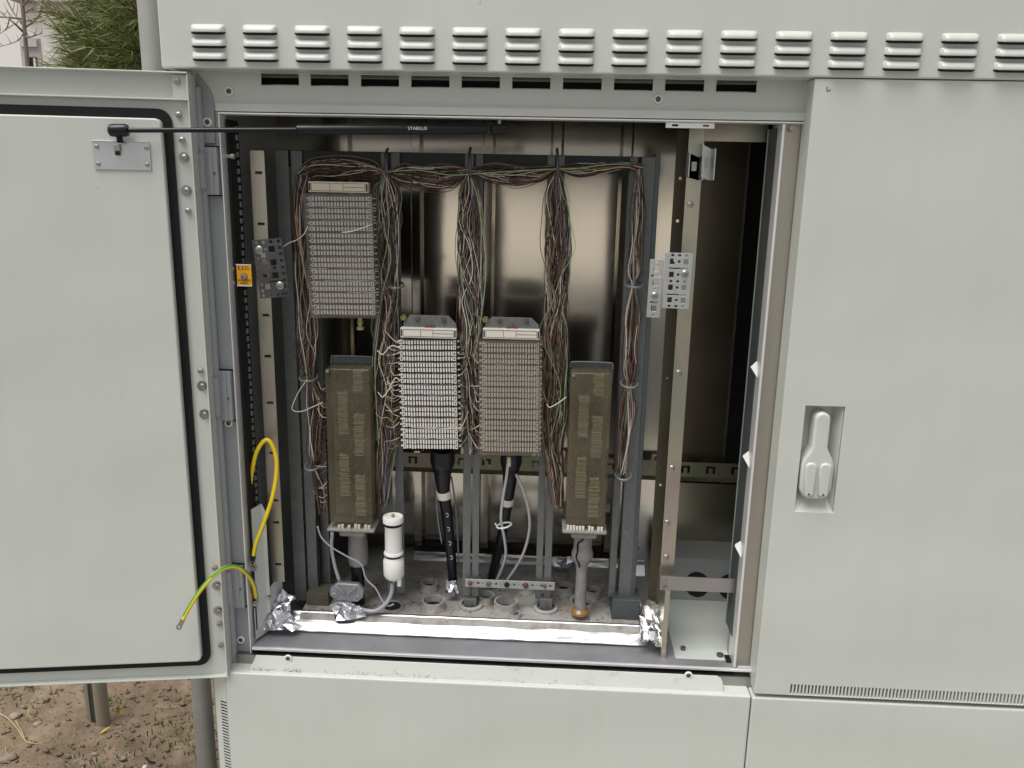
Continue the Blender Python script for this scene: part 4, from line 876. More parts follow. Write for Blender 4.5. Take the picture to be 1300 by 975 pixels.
loose('pale wire swagging low left of the open white block', 'pale', [(480, 498), (486, 504), (494, 494), (502, 480), (508, 484)], .13)
loose('brown wire swagging beneath the pale swag', 'ochre', [(477, 524), (484, 531), (492, 530), (500, 536), (506, 528)], .135)
loose('upper green strand on the horizontal bundle', 'green', [(492, 218), (530, 216), (570, 222), (597, 221), (640, 218), (690, 215), (730, 214), (770, 209), (800, 208)], .165, .0011)
loose('green strand along the left side of the green stranded bundle', 'green', [(488, 228), (484, 260), (490, 300), (496, 330), (486, 370), (480, 420), (476, 460), (478, 520), (481, 560)], .158, .0012)
# fanning wires into the sides of the blocks
for lab_, x0_, x1_2, y0_, y1_, cnt, seed, Yq in (('fan of short wires entering the left side of the open white block', 492, 506, 436, 568, 34, 31, .14), ('fan of short wires entering the left side of the brown covered block', 600, 611, 440, 570, 22, 32, .145), ('fan of short wires entering the right side of the open white block', 592, 582, 438, 568, 26, 33, .145), ('fan of short wires at the left side of the left junction box', 402, 414, 480, 650, 30, 34, .16)):
    rnd = random.Random(seed); t = thing('wire_fan', lab_, 'wire fan', P(x0_, y1_, Yq), 'wire fans at the blocks'); g = {}
    for k in range(cnt):
        y = y0_+(y1_-y0_)*(k+rnd.random())/cnt; dy = rnd.uniform(-14, 16)
        g.setdefault(rnd.choice(['pink', 'maroon', 'brown', 'pale', 'ochre']), []).append([P(x0_+rnd.uniform(-5, 3), y+dy-6, Yq+.02), P((x0_+x1_2)/2, y+dy*.3+rnd.uniform(-2, 5), Yq+rnd.uniform(-.012, .006)), P(x1_2+(1 if x1_2 > x0_ else -1), y, Yq-.004)])
    for cname, lst in g.items():
        mb = MB(); [mb.tube(smoothpath(q, 5), .0009, 4, False) for q in lst]; mb.build(cname+'_wires', WIRES[cname], t, kind='stuff', smooth='all')

# ================================================================== BLACK CABLES, TUBES, CARTRIDGE
p = P(457, 403, .15); ft = thing('brass_stub', 'short brass fitting under the tall terminal block', 'fitting', (p.x, .15, p.z-.03))
mb = MB(); mb.lathe((p.x, .15, p.z), [(.006, 0), (.006, -.008), (.0075, -.009), (.0075, -.013), (.0055, -.014), (.0055, -.020), (.009, -.021), (.009, -.027), (.0001, -.027)], 14); mb.build('barrel', mat('tan_brass', (.42, .36, .22), .4, .7), ft, smooth=True)
a, b = P(447, 404, .20), P(448, 458, .20); mb = MB(); mb.tube([a, b], .0042, 10); tag(mb.build('brown_rod', mat('brown_rod_paint', (.25, .20, .12), .5), smooth='all'), 'tan rod between the tall terminal block and the left junction box', 'rod')
def cable(label, pts, rad, Y0, Y1, collar, marks):
    n = len(pts); base = [P(a, b, Y0+(Y1-Y0)*i/(n-1)) for i, (a, b) in enumerate(pts)]
    t = thing('black_cable', label, 'cable', tuple(base[-1]), 'black cables under the central blocks')
    pp = smoothpath(base, 5); rr_2 = []
    for i in range(len(pp)): f = i/5; a = min(int(f), n-2); rr_2.append((rad[a]+(rad[a+1]-rad[a])*(f-a))*.00172)
    mb = MB(); mb.tube(pp, rr_2, 18); cb_ = mb.build('sheath', BPLAST, t, smooth=True)
    c = P(collar[0], collar[1], Y0+(Y1-Y0)*collar[2]); j = min(range(len(pp)), key=lambda i: (pp[i]-c).length); j = max(1, min(len(pp)-2, j)); d = (pp[j+1]-pp[j-1]).normalized()
    mb = MB(); mb.tube([pp[j]-d*.0095, pp[j]+d*.0095], rr_2[j]*1.10+.0004, 20); mb.build('collar', CREAM, t, bevel=.001, smooth=True)
    for (mx_, my_) in marks:
        c = P(mx_, my_, Y0+(Y1-Y0)*.6); j = min(range(len(pp)), key=lambda i: (pp[i]-c).length); ctr = pp[j]; fr_ = (CAM-ctr); fr_.normalize(); r_ = rr_2[j]+.0006
        d = (pp[min(j+1, len(pp)-1)]-pp[j-1]).normalized(); sd_ = d.cross(fr_).normalized(); fr_ = sd_.cross(d); 
        mb = MB(); mb.tube([ctr+fr_*r_+sd_*(.003*cos(a))+d*(.0052*sin(a)) for a in [radians(50+26*q) for q in range(11)]], .0007, 5); mb.build('print_mark', WINK, cb_)
    return t
cable('black cable with letter marks hanging below the open white block', [(562, 568), (562, 585), (562, 600), (563, 622), (567, 650), (570, 680), (573, 710), (575, 738)], [16, 17, 12, 9, 8, 7.4, 7, 6.6], .17, .25, (564.5, 629, .43), [(568.5, 650), (571, 670), (573, 690), (574, 708)])
cable('plain black cable hanging below the brown covered block', [(649, 570), (649, 585), (648, 600), (646, 622), (643, 645), (639, 670), (632, 700), (624, 735)], [14, 15, 11, 8.5, 7.6, 7, 6.8, 6.6], .18, .30, (645, 633, .52), [])
def hose(name, label, pts, Y, r, m=None, cat='hose', group='thin grey hoses'):
    ys = Y if isinstance(Y, (list, tuple)) else (Y, Y); n = len(pts)
    mb = MB(); mb.tube(smoothpath([P(a, b, ys[0]+(ys[1]-ys[0])*i/(n-1)) for i, (a, b) in enumerate(pts)], 7), r, 10); return tag(mb.build(name, m or TUBE, smooth='all'), label, cat, group)
CLEAR = mat('milky_hose', (.50, .50, .53), .25, var=.08, vscale=80)
hose('hose', 'milky hose running down over the plain black cable', [(645.5, 583), (643, 605), (638, 635), (636, 660), (640, 682), (642, 703), (637, 722), (630, 737)], (.15, .27), .0034, CLEAR)
hose('hose', 'milky hose bowing out to the right of the plain black cable', [(655, 602), (664, 622), (671, 648), (672, 672), (666, 698), (655, 720), (643, 737)], (.19, .27), .0034, CLEAR)
hose('hose', 'thin dark hose bowing left of the letter marked cable', [(556, 600), (554, 630), (556, 660), (561, 690)], .26, .0016)
hose('hose', 'thin dark hose close along the right of the letter marked cable', [(573, 605), (578, 640), (581, 680), (582, 712)], .26, .0022)
hose('hose', 'grey hose dropping from the left junction box to the winged clamp', [(422, 676), (421, 695), (425, 718), (431, 738)], .17, .0042)
hose('hose', 'thin grey hose trailing from the left upright to the cartridge hose', [(403, 668), (408, 682), (420, 694), (440, 706), (458, 716), (465, 735), (477, 747), (485, 762), (492, 769), (500, 767)], .15, .0020)
hose('hose', 'grey hose curving from the white cartridge base to the winged clamp', [(498, 740), (497, 752), (491, 765), (478, 775), (464, 775), (454, 771)], (.15, .145), .0050)
hose('hose', 'short brass tipped stub under the open block cable', [(646, 580), (646.5, 588), (646, 592)], .146, .0042, CARD, 'fitting')
mb = MB(); p = P(640, 667, .2); mb.tube([p+Vector((.017*cos(t), .016*sin(t), .004*cos(t))) for t in [2*pi*k/22 for k in range(23)]], .0022, 8, False); mb.tube([p+Vector((-.017, 0, -.004)), p+Vector((-.021, -.004, .006))], .002, 6); tag(mb.build('cable_tie', WPL, smooth='all'), 'white cable tie round the plain black cable and its hose', 'cable tie')
# white cartridge
YW = .15; ctop = P(499, 655, YW); cbot = P(499, 739, YW); Lc = ctop.z-cbot.z
wc = thing('air_dryer_cartridge', 'white plastic air dryer cartridge standing between the left junction box and the letter marked cable', 'cartridge', (ctop.x, YW, cbot.z)); O = (ctop.x, YW, cbot.z)
mb = MB(); mb.lathe(O, [(.0205, Lc*.46), (.0198, Lc*.5), (.0198, Lc*.86), (.0205, Lc*.87)], 24); mb.build('body', WPL, wc, smooth=True)
mb = MB(); mb.lathe(O, [(.0225, Lc*.905), (.0240, Lc*.915), (.0240, Lc*.985), (.0225, Lc), (.0195, Lc), (.019, Lc*.985), (.0001, Lc*.985)], 24, caps=False); cp = mb.build('cap', WPL, wc, smooth=True)
mb = MB(); mb.lathe((O[0], O[1], O[2]+Lc*.985), [(.004, 0), (.004, .004), (.0022, .007), (.0001, .007)], 10); mb.build('cap_nipple', mat('brass_fitting', (.45, .36, .18), .35, .9), cp, smooth=True)
for u in (.86, .395):
    mb = MB(); mb.lathe(O, [(.0185, Lc*u), (.0210, Lc*(u+.006)), (.0210, Lc*(u+.036)), (.0185, Lc*(u+.045))], 24); mb.build('seal_ring', BLACK, wc, smooth=True)
mb = MB(); mb.lathe(O, [(.0215, Lc*.43), (.0228, Lc*.437), (.0228, Lc*.465), (.0215, Lc*.475)], 24); mb.build('rim', WPL, wc, smooth=True)
mb = MB(); mb.lathe(O, [(.016, Lc*.06), (.0215, Lc*.09), (.0245, Lc*.13), (.0245, Lc*.345), (.0215, Lc*.37), (.021, Lc*.40)], 24); mb.build('cup', WPL, wc, smooth=True)
mb = MB(); mb.lathe(O, [(.006, 0), (.006, .005), (.0085, .006), (.0085, .012), (.006, .014)], 12); mb.build('outlet', mat('dull_brass', (.30, .27, .18), .4, .9), wc, smooth=True)
mb = MB(); mb.tube([(O[0]+.014, O[1]-.008, O[2]+Lc*.12), (O[0]+.014, O[1]-.008, O[2]-.004)], .0055, 10); mb.build('drain_spout', WPL, wc, smooth=True)
# winged clamp with foil
YK = .15
cl = thing('winged_clamp', 'grey octagonal winged clamp with foil under it on the frame base', 'clamp', P(440, 768, YK))
a, b = P(417.5, 738, YK), P(462, 768, YK); cxk, czk = (a.x+b.x)/2, (a.z+b.z)/2; wk, hk = (b.x-a.x)/2, (a.z-b.z)/2
oc = [(cxk+wk*x, czk+hk*z) for x, z in ((-.62, -.75), (.62, -.8), (.95, -.4), (1, .25), (.7, .8), (-.5, .85), (-.95, .35), (-1, -.3))]
mb = MB(); mb.prism(oc, YK, YK+.016); pk = mb.build('clamp_plate', mat('grey_casting', (.27, .29, .32), .5, .5, var=.15, vscale=50, bump=.1, bscale=90), cl, bevel=.003, smooth=True)
mb = MB()
for s in (-1, 1): mb.prism([(cxk+s*wk*.02, czk+hk*.02), (cxk+s*wk*.50, czk+hk*.72), (cxk+s*wk*.62, czk+hk*.62), (cxk+s*wk*.06, czk-hk*.14)], YK-.006, YK+.001)
mb.build('clamp_rib', LEADG, pk, bevel=.001)
for s, z in ((-.68, -.22), (.62, -.4)):
    mb = MB(); mb.lathe((cxk+wk*s, YK, czk+hk*z), [(.0075, 0), (.0065, .003), (.003, .0035), (.003, .001), (.0001, .001)], 14, (0, -1, 0), False); mb.build('clamp_screw', LEADG, pk, smooth=True)
def crumple(name, label, outline, Y, seed, amp=.008, m=FOIL, n=6, cat='foil', parent=None, group='crumpled foil pieces'):
    """a crumpled sheet stretched over four pixel corners placed at their depths"""
    rnd = random.Random(seed); q = [P(a, b, y) for (a, b, y) in outline]; mb = MB(); vs = []
    nz = Vector((0, -1, 0))
    for j in range(n+1):
        for i in range(n+1):
            u, v = i/n, j/n; p = q[0]*(1-u)*(1-v)+q[1]*u*(1-v)+q[2]*u*v+q[3]*(1-u)*v
            j_ = Vector((rnd.uniform(-1, 1)*.5, rnd.uniform(-1, .4), rnd.uniform(-1, 1)*.5))*amp
            vs.append(tuple(p+j_))
    mb.add(vs, [(j*(n+1)+i, j*(n+1)+i+1, (j+1)*(n+1)+i+1, (j+1)*(n+1)+i) for j in range(n) for i in range(n)])
    o = mb.build(name, m, parent)
    if parent is None: tag(o, label, cat, group)
    return o
crumple('foil_wrap', '', [(420, 764, .150), (459, 766, .150), (462, 783, .140), (422, 783, .140)], 0, 41, .012, n=5, parent=cl)
crumple('crumpled_foil', 'dark crumpled foil scrap standing up in the left floor corner', [(357, 747, .15), (375, 755, .16), (369, 776, .13), (346, 768, .13)], 0, 42, .012, n=5)
crumple('crumpled_foil', 'bright crumpled foil folded over the left end of the tape', [(345, 768, .128), (369, 774, .13), (379, 797, .10), (332, 798, .09)], 0, 43, .012, n=6)
crumple('crumpled_foil', 'crumpled foil wrapped over the right front corner of the frame base', [(812, 762, .17), (838, 764, .19), (848, 822, .075), (816, 812, .085)], 0, 44, .013, n=7)
crumple('crumpled_foil', 'bright foil tip wrapping the bottom of the letter marked cable', [(568, 733, .24), (582, 736, .24), (581, 757, .23), (566, 750, .235)], 0, 45, .010, n=4)
crumple('crumpled_foil', 'crumpled foil behind the base beside the cracked lead sleeve', [(704, 705, .42), (735, 708, .42), (733, 722, .41), (703, 719, .41)], 0, 46, .014, n=5)
def tape(label, prof_pts, xa, xb, seed, amp=.0025, nx=90):
    """a strip of tape following a (y,z) profile between two x ends"""
    mb = MB(); q = smoothpath([Vector((0, y, z)) for y, z in prof_pts], 3); k = len(q); vs = []
    for j in range(k):
        for i in range(nx+1):
            x = xa+(xb-xa)*i/nx; a_ = amp*(.35+.65*sin(pi*min(1, max(0, j/(k-1)))))
            vs.append((x, q[j].y+a_*mn.noise(Vector((x*26, j*.55, seed))), q[j].z+a_*mn.noise(Vector((x*24, j*.5, seed+9)))+amp*.4*mn.noise(Vector((x*7, 0, seed)))))
    mb.add(vs, [(j*(nx+1)+i, j*(nx+1)+i+1, (j+1)*(nx+1)+i+1, (j+1)*(nx+1)+i) for j in range(k-1) for i in range(nx)])
    return tag(mb.build('aluminium_tape', FOILSM, smooth='all'), label, 'tape', 'strips of aluminium tape')
tape('bright aluminium tape sealing the front edge of the frame base', [(YBF+.040, bz+.0025), (YBF+.034, bz+.001), (YBF+.026, bz-.010), (YBF+.014, FLO+.016), (YBF+.004, FLO+.005), (YBF-.001, FLO+.0025)], BFX0-.02, BFX1+.016, 3, .0012)
zb_k = P(670, 709, .49).z; tape('aluminium tape along the back edge of the floor behind the frame', [(.50, zb_k+.004), (.488, zb_k), (.475, zb_k-.012), (.462, zb_k-.026)], P(526, 709, .49).x, P(818, 715, .49).x, 5)
# ================================================================== EARTH CABLES
def earth(label, pts, ys, r=.0046, lugs=()):
    n = len(pts); pp = smoothpath([P(a, b, y) for (a, b), y in zip(pts, ys)], 9)
    t = thing('earth_cable', label, 'cable', tuple(pp[-1]), 'yellow green earth cables')
    mb = MB(); mb.tube(pp, r, 14)
    # green stripe: two of the fourteen sides, slowly twisting
    ns = len(pp)-1
    for i in range(ns):
        k = int(11+i*.05) % 14
        for s in (0, 1, 2): mb.m[i*14+(k+s) % 14] = 1
    mb.build('insulation', [YWIRE, GWIRE], t, smooth=True)
    for at, ln_ in lugs:
        i0, i1 = (0, 1) if at == 0 else (-1, -2); d = (pp[i0]-pp[i1]).normalized()
        m_ = STEELS if ln_ > 0 else BPLAST
        mb = MB(); mb.tube([pp[i0]-d*.002, pp[i0]+d*.012], .0052, 12); mb.build('crimp', m_, t, smooth=True)
        mb = MB(); c = pp[i0]+d*.018; mb.lathe(c, [(.0062, -.001), (.0062, .001), (.003, .001), (.003, -.001), (.0062, -.001)], 16, (0, -1, .2), False); mb.build('ring_lug', STEELS, t, smooth=True)
    return t
earth('yellow green earth cable arching out over the open door, bare lug at its end', [(325, 759), (322, 742), (312, 727), (297, 719), (278, 725), (257, 746), (241, 770), (232, 787)], [.075, .055, .03, -.0, -.03, -.05, -.06, -.065], lugs=((0, 1), (1, 1)))
earth('yellow green earth cable looping upward beside the left mounting rail', [(322, 706), (325, 690), (335, 664), (346, 630), (351, 600), (350, 578), (343, 561), (335, 560), (325, 576), (319, 605), (316, 634), (315, 665), (316, 695)], [.062, .062, .066, .075, .085, .09, .09, .09, .09, .09, .09, .09, .10], lugs=((0, -1),))
p = P(321, 721, .075); mb = MB(); mb.lathe((p.x, .078, p.z), [(.0095, 0), (.0095, .003), (.006, .004), (.006, .009), (.003, .010), (.0001, .010)], 14, (0, -1, 0), False); mb.build('earth_bolt', STEELS, cab, smooth=True)
p = P(324, 766, .07); mb = MB(); mb.lathe((p.x, .071, p.z), [(.0065, 0), (.0065, .003), (.0045, .004), (.0045, .008), (.0001, .009)], 12, (0, -1, 0), False); mb.build('earth_bolt', STEELS, cab, smooth=True)

# ================================================================== OUTSIDE: POLE, POST, SOIL BITS
pa = P(189, 45, .30); pb_ = P(262.5, 925, .30); px_ = (pa.x+pb_.x)/2
pole = thing('steel_pole', 'round galvanised pole standing behind the open door at the cabinet corner', 'pole', (px_, .30, 0))
mb = MB(); mb.tube([(px_, .30, -.06), (px_, .30, 3.2)], .0255, 24); mb.build('shaft', POLEM, pole, smooth=True)
mb = MB(); mb.lathe((px_, .30, -.02), [(.034, 0), (.034, .03), (.027, .04)], 20); mb.build('ground_collar', ZINC_DK, pole, smooth=True)
gp = PZ(131, 914, 0); 
post = thing('short_post', 'weathered twin post stuck in the soil below the open door', 'post', (gp.x, gp.y, 0))
mb = MB(); mb.tube([(gp.x, gp.y, -.08), (gp.x, gp.y, .85)], .021, 18); mb.build('round_stake', WOODP, post, smooth=True)
mb = MB(); x = PZ(116.5, 912, 0).x; mb.box(x-.007, x+.006, gp.y-.01, gp.y+.012, -.06, .85); mb.build('flat_stake', WOODP, post, bevel=.002)
mb = MB(); mb.box(x+.0062, gp.x-.018, gp.y-.004, gp.y, .0, .83); mb.build('joining_web', ZINC_DK, post)
rnd = random.Random(5)
def pebble(mb, p, r):
    vs = []; n = 7
    for j, (zz, q) in enumerate(((-.5, .55), (0, 1), (.45, .8), (.7, .3))):
        for i in range(n): a = 2*pi*i/n+j*.3; k = r*q*rnd.uniform(.55, 1.3); vs.append((p.x+k*cos(a)*1.15, p.y+k*sin(a)*.9, p.z+r*.7*zz*rnd.uniform(.85, 1.15)))
    fs = [(j*n+i, j*n+(i+1) % n, (j+1)*n+(i+1) % n, (j+1)*n+i) for j in range(3) for i in range(n)]+[tuple(range(3*n, 4*n))]
    mb.add(vs, fs)
STN = mat('grey_pebble', (.29, .235, .175), .8, var=.35, vscale=40); CLOD = mat('soil_clod', (.19, .135, .09), .95, var=.45, vscale=50, bump=.3, bscale=120)
mb = MB(); mb2 = MB()
for _ in range(5200):
    x, y = rnd.uniform(-2.0, -.45), rnd.uniform(.15, 1.9); r = .0022+.0085*rnd.random()**3
    pebble(mb2 if rnd.random() < .95 else mb, Vector((x, y, soil_z(x, y)+r*.2)), r)
mb.build('gravel', STN, kind='stuff', smooth='all'); tag(bpy.data.objects['gravel'], 'small pale pebbles scattered over the soil', 'gravel')
mb2.build('soil_clods', CLOD, kind='stuff', smooth='all'); tag(bpy.data.objects['soil_clods'], 'brown crumbs of soil lying all over the bed', 'soil')
def single_stone(px, py, r, lab):
    p = PZ(px, py, 0); mb = MB(); pebble(mb, Vector((p.x, p.y, soil_z(p.x, p.y)+r*.35)), r); tag(mb.build('stone', STN, smooth='all'), lab, 'stone', 'larger stones in the soil')
single_stone(157, 964, .012, 'pale stone in the soil below the short post')
single_stone(20, 911, .020, 'large brown stone at the left edge of the soil')
single_stone(10, 968, .024, 'rounded pale stone in the bottom left corner')
single_stone(48, 922, .014, 'stone right of the large brown stone')
single_stone(120, 953, .012, 'small stone left of the pale stone')
GRS = mat('green_weed', (.11, .16, .035), .7, var=.4, vscale=40); STRAW = mat('dry_straw', (.42, .34, .18), .8, var=.3, vscale=60)
mb = MB()
def blade(mb, p, h, m_, lean):
    a = rnd.uniform(0, 2*pi); d = Vector((cos(a), sin(a), 0)); s_ = Vector((-sin(a), cos(a), 0))*.0022
    q = [p, p+d*lean*.4+Vector((0, 0, h*.6)), p+d*lean+Vector((0, 0, h))]
    mb.add([q[0]-s_, q[0]+s_, q[1]+s_*.8, q[1]-s_*.8, q[2]], [(0,1,2,3), (3,2,4)])
for px, py, n_, sp_ in ((240, 928, 34, .05), (215, 925, 26, .05), (246, 948, 34, .04), (207, 940, 18, .04), (142, 893, 46, .03), (10, 880, 60, .05), (130, 968, 40, .05), (230, 905, 40, .06), (60, 890, 20, .06)):
    c = PZ(px, py, 0)
    for _ in range(n_): x, y = c.x+rnd.gauss(0, sp_), c.y+rnd.gauss(0, sp_); blade(mb, Vector((x, y, soil_z(x, y))), rnd.uniform(.008, .028), 0, rnd.uniform(.004, .02))
mb.build('weeds', GRS, kind='stuff'); tag(bpy.data.objects['weeds'], 'sparse green weeds sprouting from the soil', 'weeds')
mb = MB()
for _ in range(120):
    x, y = rnd.uniform(-1.9, -.6), rnd.uniform(.3, 1.6); a = rnd.uniform(0, pi); L_ = rnd.uniform(.02, .09); c = Vector((x, y, soil_z(x, y)+.004)); d = Vector((cos(a), sin(a), rnd.uniform(-.08, .15)))*L_/2; k = Vector((-sin(a), cos(a), .3))*L_*.12
    mb.tube([c-d, c+k, c+d], .0011, 4)
for pts in ([(0, 906), (10, 912), (22, 925), (32, 940), (45, 944), (62, 941)], [(20, 915), (27, 928), (31, 938)]):
    mb.tube(smoothpath([PZ(a, b, .012) for a, b in pts], 4), .0017, 5)
mb.build('straw', STRAW, kind='stuff'); tag(bpy.data.objects['straw'], 'thin dry straw stalks lying on the soil', 'straw')
def leaf(px, py, L_, wd, m_, lab, rot, up):
    p = PZ(px, py, .01); z = soil_z(p.x, p.y)+.004; d = Vector((cos(rot)*(1-up), sin(rot)*(1-up), up)).normalized(); s_ = Vector((1, .1, 0)) if up > .5 else Vector((-sin(rot), cos(rot), .2)); b0 = Vector((p.x, p.y, z)); n = d.cross(s_).normalized()*L_*.12
    mb = MB(); mb.add([b0, b0+d*L_*.35+s_*wd, b0+d*L_*.75+s_*wd*.8, b0+d*L_, b0+d*L_*.75-s_*wd*.8, b0+d*L_*.35-s_*wd, b0+d*L_*.4+n, b0+d*L_*.75+n], [(0,1,6), (1,2,7,6), (2,3,7), (3,4,7), (4,5,6,7), (5,0,6)]); tag(mb.build('fallen_leaf', m_, smooth='all'), lab, 'leaf', 'leaves on the soil')
YLF = mat('yellow_leaf', (.45, .36, .05), .6, var=.3, vscale=60)
leaf(149, 901, .032, .008, YLF, 'upright yellow leaf beside the short post', 1.2, .9); leaf(126, 926, .035, .005, YLF, 'narrow yellow leaf lying in front of the short post', .9, .2)
p = PZ(190, 970, .01)
lt = thing('litter_clip', 'small black and silver scrap lying at the bottom of the soil', 'litter', p)
mb = MB(); mb.tube([p+Vector((-.016, .012, .012)), p+Vector((.0, 0, .008)), p+Vector((.02, -.008, .012))], .0032, 8); mb.build('black_strip', BPLAST, lt)
mb = MB(); mb.box(p.x-.014, p.x-.002, p.y-.02, p.y-.008, p.z-.002, p.z+.004); mb.build('silver_tab', BRIGHT, lt, bevel=.001)

# ================================================================== BEHIND: PINE, BARE TREE, HOUSE
BARK = mat('pine_bark', (.10, .062, .04), .9, var=.4, vscale=30); TWIG = mat('bare_bark', (.21, .175, .145), .85, var=.25, vscale=20)
NEED = mat('pine_needles', (.15, .20, .055), .5, var=.35, vscale=9); NEED2 = mat('light_pine_needles', (.25, .27, .11), .5, var=.3, vscale=9); DRY = mat('dry_needles', (.30, .15, .045), .7, var=.3, vscale=12)
YP = 1.75; base = P(232, 60, YP+.15); pt = thing('pine_tree', 'bushy long needled pine tree behind the pole and open door', 'tree', (base.x, YP+.15, 0))
mb = MB(); mb.tube([(base.x, YP+.15, -.05), (base.x+.02, YP+.15, 1.2), (base.x, YP+.15, 2.9)], .055, 12, True, .02); mb.build('trunk', BARK, pt, smooth='all')
rn = random.Random(17); nb = [MB(), MB(), MB()]; tw = MB()
def shoot(p0, p1, n_, L0):
    p0, p1 = Vector(p0), Vector(p1); d = (p1-p0).normalized(); u = d.orthogonal().normalized(); v = d.cross(u)
    for i in range(n_):
        t = rn.random()**.8; a = rn.uniform(0, 2*pi); sp_ = radians(rn.uniform(22, 62)*(1.15-.5*t)); dr = d*cos(sp_)+(u*cos(a)+v*sin(a))*sin(sp_)
        L_ = L0*rn.uniform(.7, 1.15); b0 = p0.lerp(p1, t); s_ = dr.cross(Vector((rn.uniform(-1, 1), rn.uniform(-1, 1), rn.uniform(-1, 1)))).normalized()*.0016
        bend = Vector((0, 0, -.05*L_)); m_ = b0+dr*L_*.55-bend; e_ = b0+dr*L_
        k = 2 if rn.random() < .025 else (1 if rn.random() < .38 else 0)
        nb[k].add([b0-s_, b0+s_, m_+s_*.9, m_-s_*.9, e_], [(0,1,2,3), (3,2,4)])
branches = [((215, 62), (118, 2), .1), ((205, 50), (108, 34), -.1), ((215, 80), (112, 46), .0), ((205, 90), (104, 72), -.15), ((210, 40), (165, -20), .1), ((200, 70), (140, 60), -.25), ((210, 95), (150, 84), -.3), ((210, 20), (140, -30), 0), ((205, 55), (150, 20), -.2), ((205, 100), (90, 100), .05), ((200, 75), (168, 40), -.3), ((200, 90), (172, 66), -.3), ((200, 110), (120, 96), -.2), ((190, 20), (170, -10), -.2), ((205, 60), (180, 25), -.35), ((200, 50), (185, 80), -.3), ((205, 45), (135, 22), .25), ((205, 85), (130, 68), .3), ((200, 100), (160, 70), .3), ((195, 30), (160, 8), .35)]
for (a, b, dy) in branches:
    A = Vector((base.x-.01, YP+.15, P(*a, YP).z)); B_ = P(*b, YP+dy); q = smoothpath([A, A.lerp(B_, .5)+Vector((0, 0, .02)), B_], 6); tw.tube(q, .009, 6, True, .003)
    k = len(q)
    for i in range(3, k-1):
        for s in range(2):
            d = (q[i+1]-q[i]).normalized(); e_ = q[i]+d*.07+Vector((rn.uniform(-.5, .2), rn.uniform(-1, 1), rn.uniform(-.6, .9))).normalized()*rn.uniform(.05, .12)
            tw.tube([q[i], e_], .003, 5); shoot(q[i].lerp(e_, .2), e_, 24, .12)
    shoot(q[-3], q[-1]+(q[-1]-q[-3]).normalized()*.03, 62, .13)
# unseen-from-here remainder of the crown, coarser
for _ in range(70):
    z = rn.uniform(.55, 3.0); a = rn.uniform(0, 2*pi); R_ = .75*(1-(z-.4)/3.4); A = Vector((base.x, YP+.15, z)); B_ = A+Vector((abs(cos(a))*R_*1.0, sin(a)*R_, .12)) 
    if P(200, 40, YP).z < z and B_.x < base.x-.2: continue
    tw.tube([A, B_], .008, 5, True, .003); shoot(A.lerp(B_, .3), B_, 150, .11)
tw.build('limbs', BARK, pt, smooth='all')
for m_, q, nm in ((NEED, nb[0], 'green_needles'), (NEED2, nb[1], 'light_needles'), (DRY, nb[2], 'dry_needles')): q.build(nm, m_, pt, kind='stuff')
# bare young tree
YT = 6.5; g = P(30, 60, YT); bt = thing('bare_tree', 'slim leafless young tree in front of the white house', 'tree', (g.x, YT, 0))
mb = MB(); mb.tube([(g.x+.01, YT, -.05), (g.x, YT, 2.0), (P(28, 0, YT).x, YT, P(28, 0, YT).z), (P(27, -40, YT).x, YT, P(27, -40, YT).z)], [.055, .022, .018, .015], 10); mb.build('trunk', TWIG, bt, smooth='all')
mb = MB(); tws = []
for a, b, c in (((29, 40), (14, 26), (-12, 6)), ((28, 30), (16, 14), (4, -10)), ((31, 35), (46, 24), (60, 0)), ((30, 18), (45, 8), (66, -6)), ((30, 42), (22, 52), (-2, 60)), ((29, 24), (8, 22), (-12, 22)), ((29, 8), (40, -4), (56, -14)), ((31, 48), (42, 46), (54, 42)), ((32, 26), (50, 28), (74, 36)), ((44, 25), (58, 14), (70, 16)), ((12, 24), (8, 36), (-4, 46)), ((50, 18), (56, 4), (76, 12))):
    q = smoothpath([P(*a, YT), P(*b, YT+rn.uniform(-.2, .2)), P(*c, YT+rn.uniform(-.3, .3))], 5); r_ = .011 if a[0] in (29, 28, 31) else .006
    mb.tube(q, r_, 6, True, .003)
    for i in range(3, len(q), 2):
        e_ = q[i]+Vector((rn.uniform(-.12, .12), rn.uniform(-.1, .1), rn.uniform(.0, .14))); mb.tube([q[i], (q[i]+e_)/2+Vector((.01, 0, 0)), e_], .0035, 4, True, .0015)
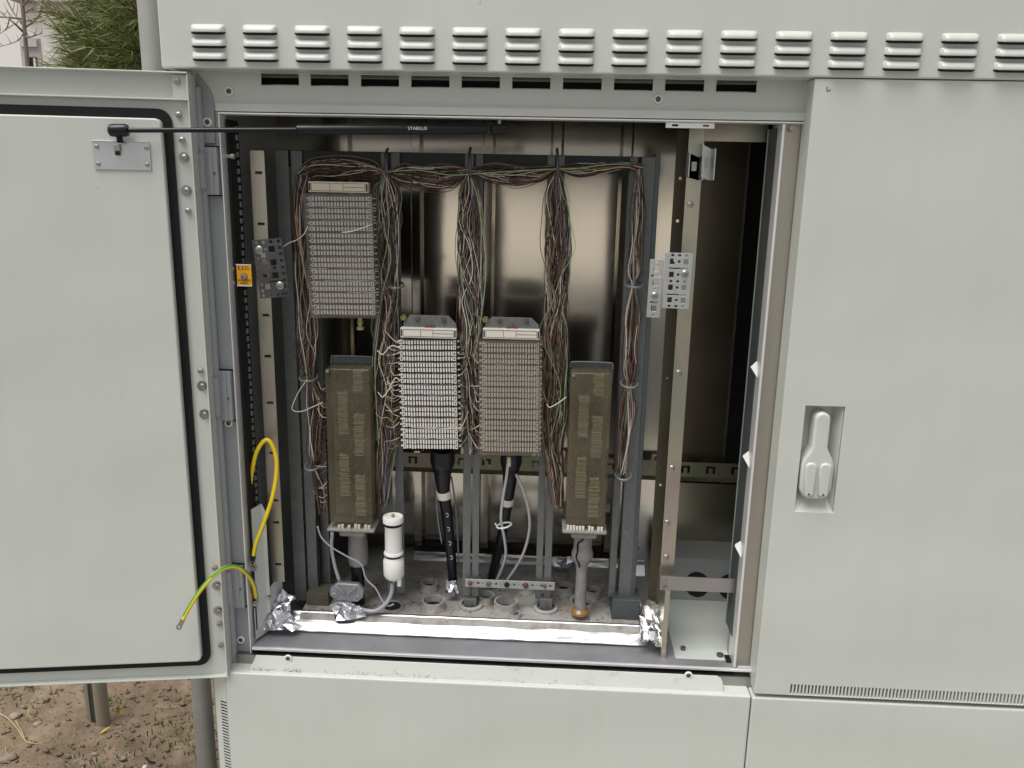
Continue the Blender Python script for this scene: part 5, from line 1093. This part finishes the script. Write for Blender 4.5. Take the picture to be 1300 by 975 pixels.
mb.build('branches', TWIG, bt, smooth='all')
# house
YH = 13.; hl, hr = P(-260, 60, YH).x, P(300, 60, YH).x
hs = thing('white_house', 'white rendered house with a shuttered window, behind the trees', 'house', ((hl+hr)/2, YH+3, 0))
WH = mat('white_render', (.80, .765, .75), .9, var=.03, vscale=2, bump=.02, bscale=60); GFR = mat('grey_window_frame', (.45, .42, .42), .6); 
a, b = P(35, 60, YH), P(47.5, 60, YH); zt5 = P(38, 48.5, YH).z; wx0, wx1 = P(27, 65, YH).x, P(52.5, 65, YH).x; wz0 = P(40, 130, YH).z
mb = MB(); mb.plate(hl, hr, 0, P(60, 1, YH).z+2.5, YH, YH+.3, [(wx0, wx1, wz0, zt5)]); mb.box(hl, hr, YH+.31, YH+6, 0, P(60, 1, YH).z+2.5); mb.build('wall', WH, hs)
mb = MB(); f_ = .07; mb.plate(wx0+.001, wx1-.001, wz0, zt5-.001, YH-.02, YH+.1, [(wx0+f_, wx1-f_, wz0+.08, zt5-.3)]); wn_ = mb.build('window', GFR, hs)
zsb = P(38, 60, YH).z
mb = MB(); mb.box(wx0+.03, wx1-.03, YH-.07, YH-.021, zsb, zt5-.02); mb.build('shutter_box', mat('pale_shutter', (.52, .49, .50), .6), wn_)
mb = MB(); mb.box(P(42.5, 75, YH).x, P(45, 75, YH).x, YH-.01, YH+.05, wz0+.09, zt5-.31); mb.build('mullion', WH, wn_)
mb = MB(); mb.box(wx0+f_-.01, wx1-f_+.01, YH+.06, YH+.08, wz0+.07, zt5-.25); mb.build('pane', mat('dark_pane', (.035, .03, .028), .35), wn_)
a, b = P(23, -8, YH), P(47, 4.5, YH); mb = MB(); mb.box(a.x, b.x, YH-.25, YH-.001, b.z, a.z); mb.build('window_sill', mat('brown_sill', (.30, .235, .20), .7), hs)
a, b = P(57, 6, YH), P(120, 0, YH); mb = MB(); mb.box(a.x, b.x+1, YH-.3, YH-.001, a.z, a.z+.10); mb.build('eave_board', mat('grey_eave', (.42, .39, .36), .7), hs)
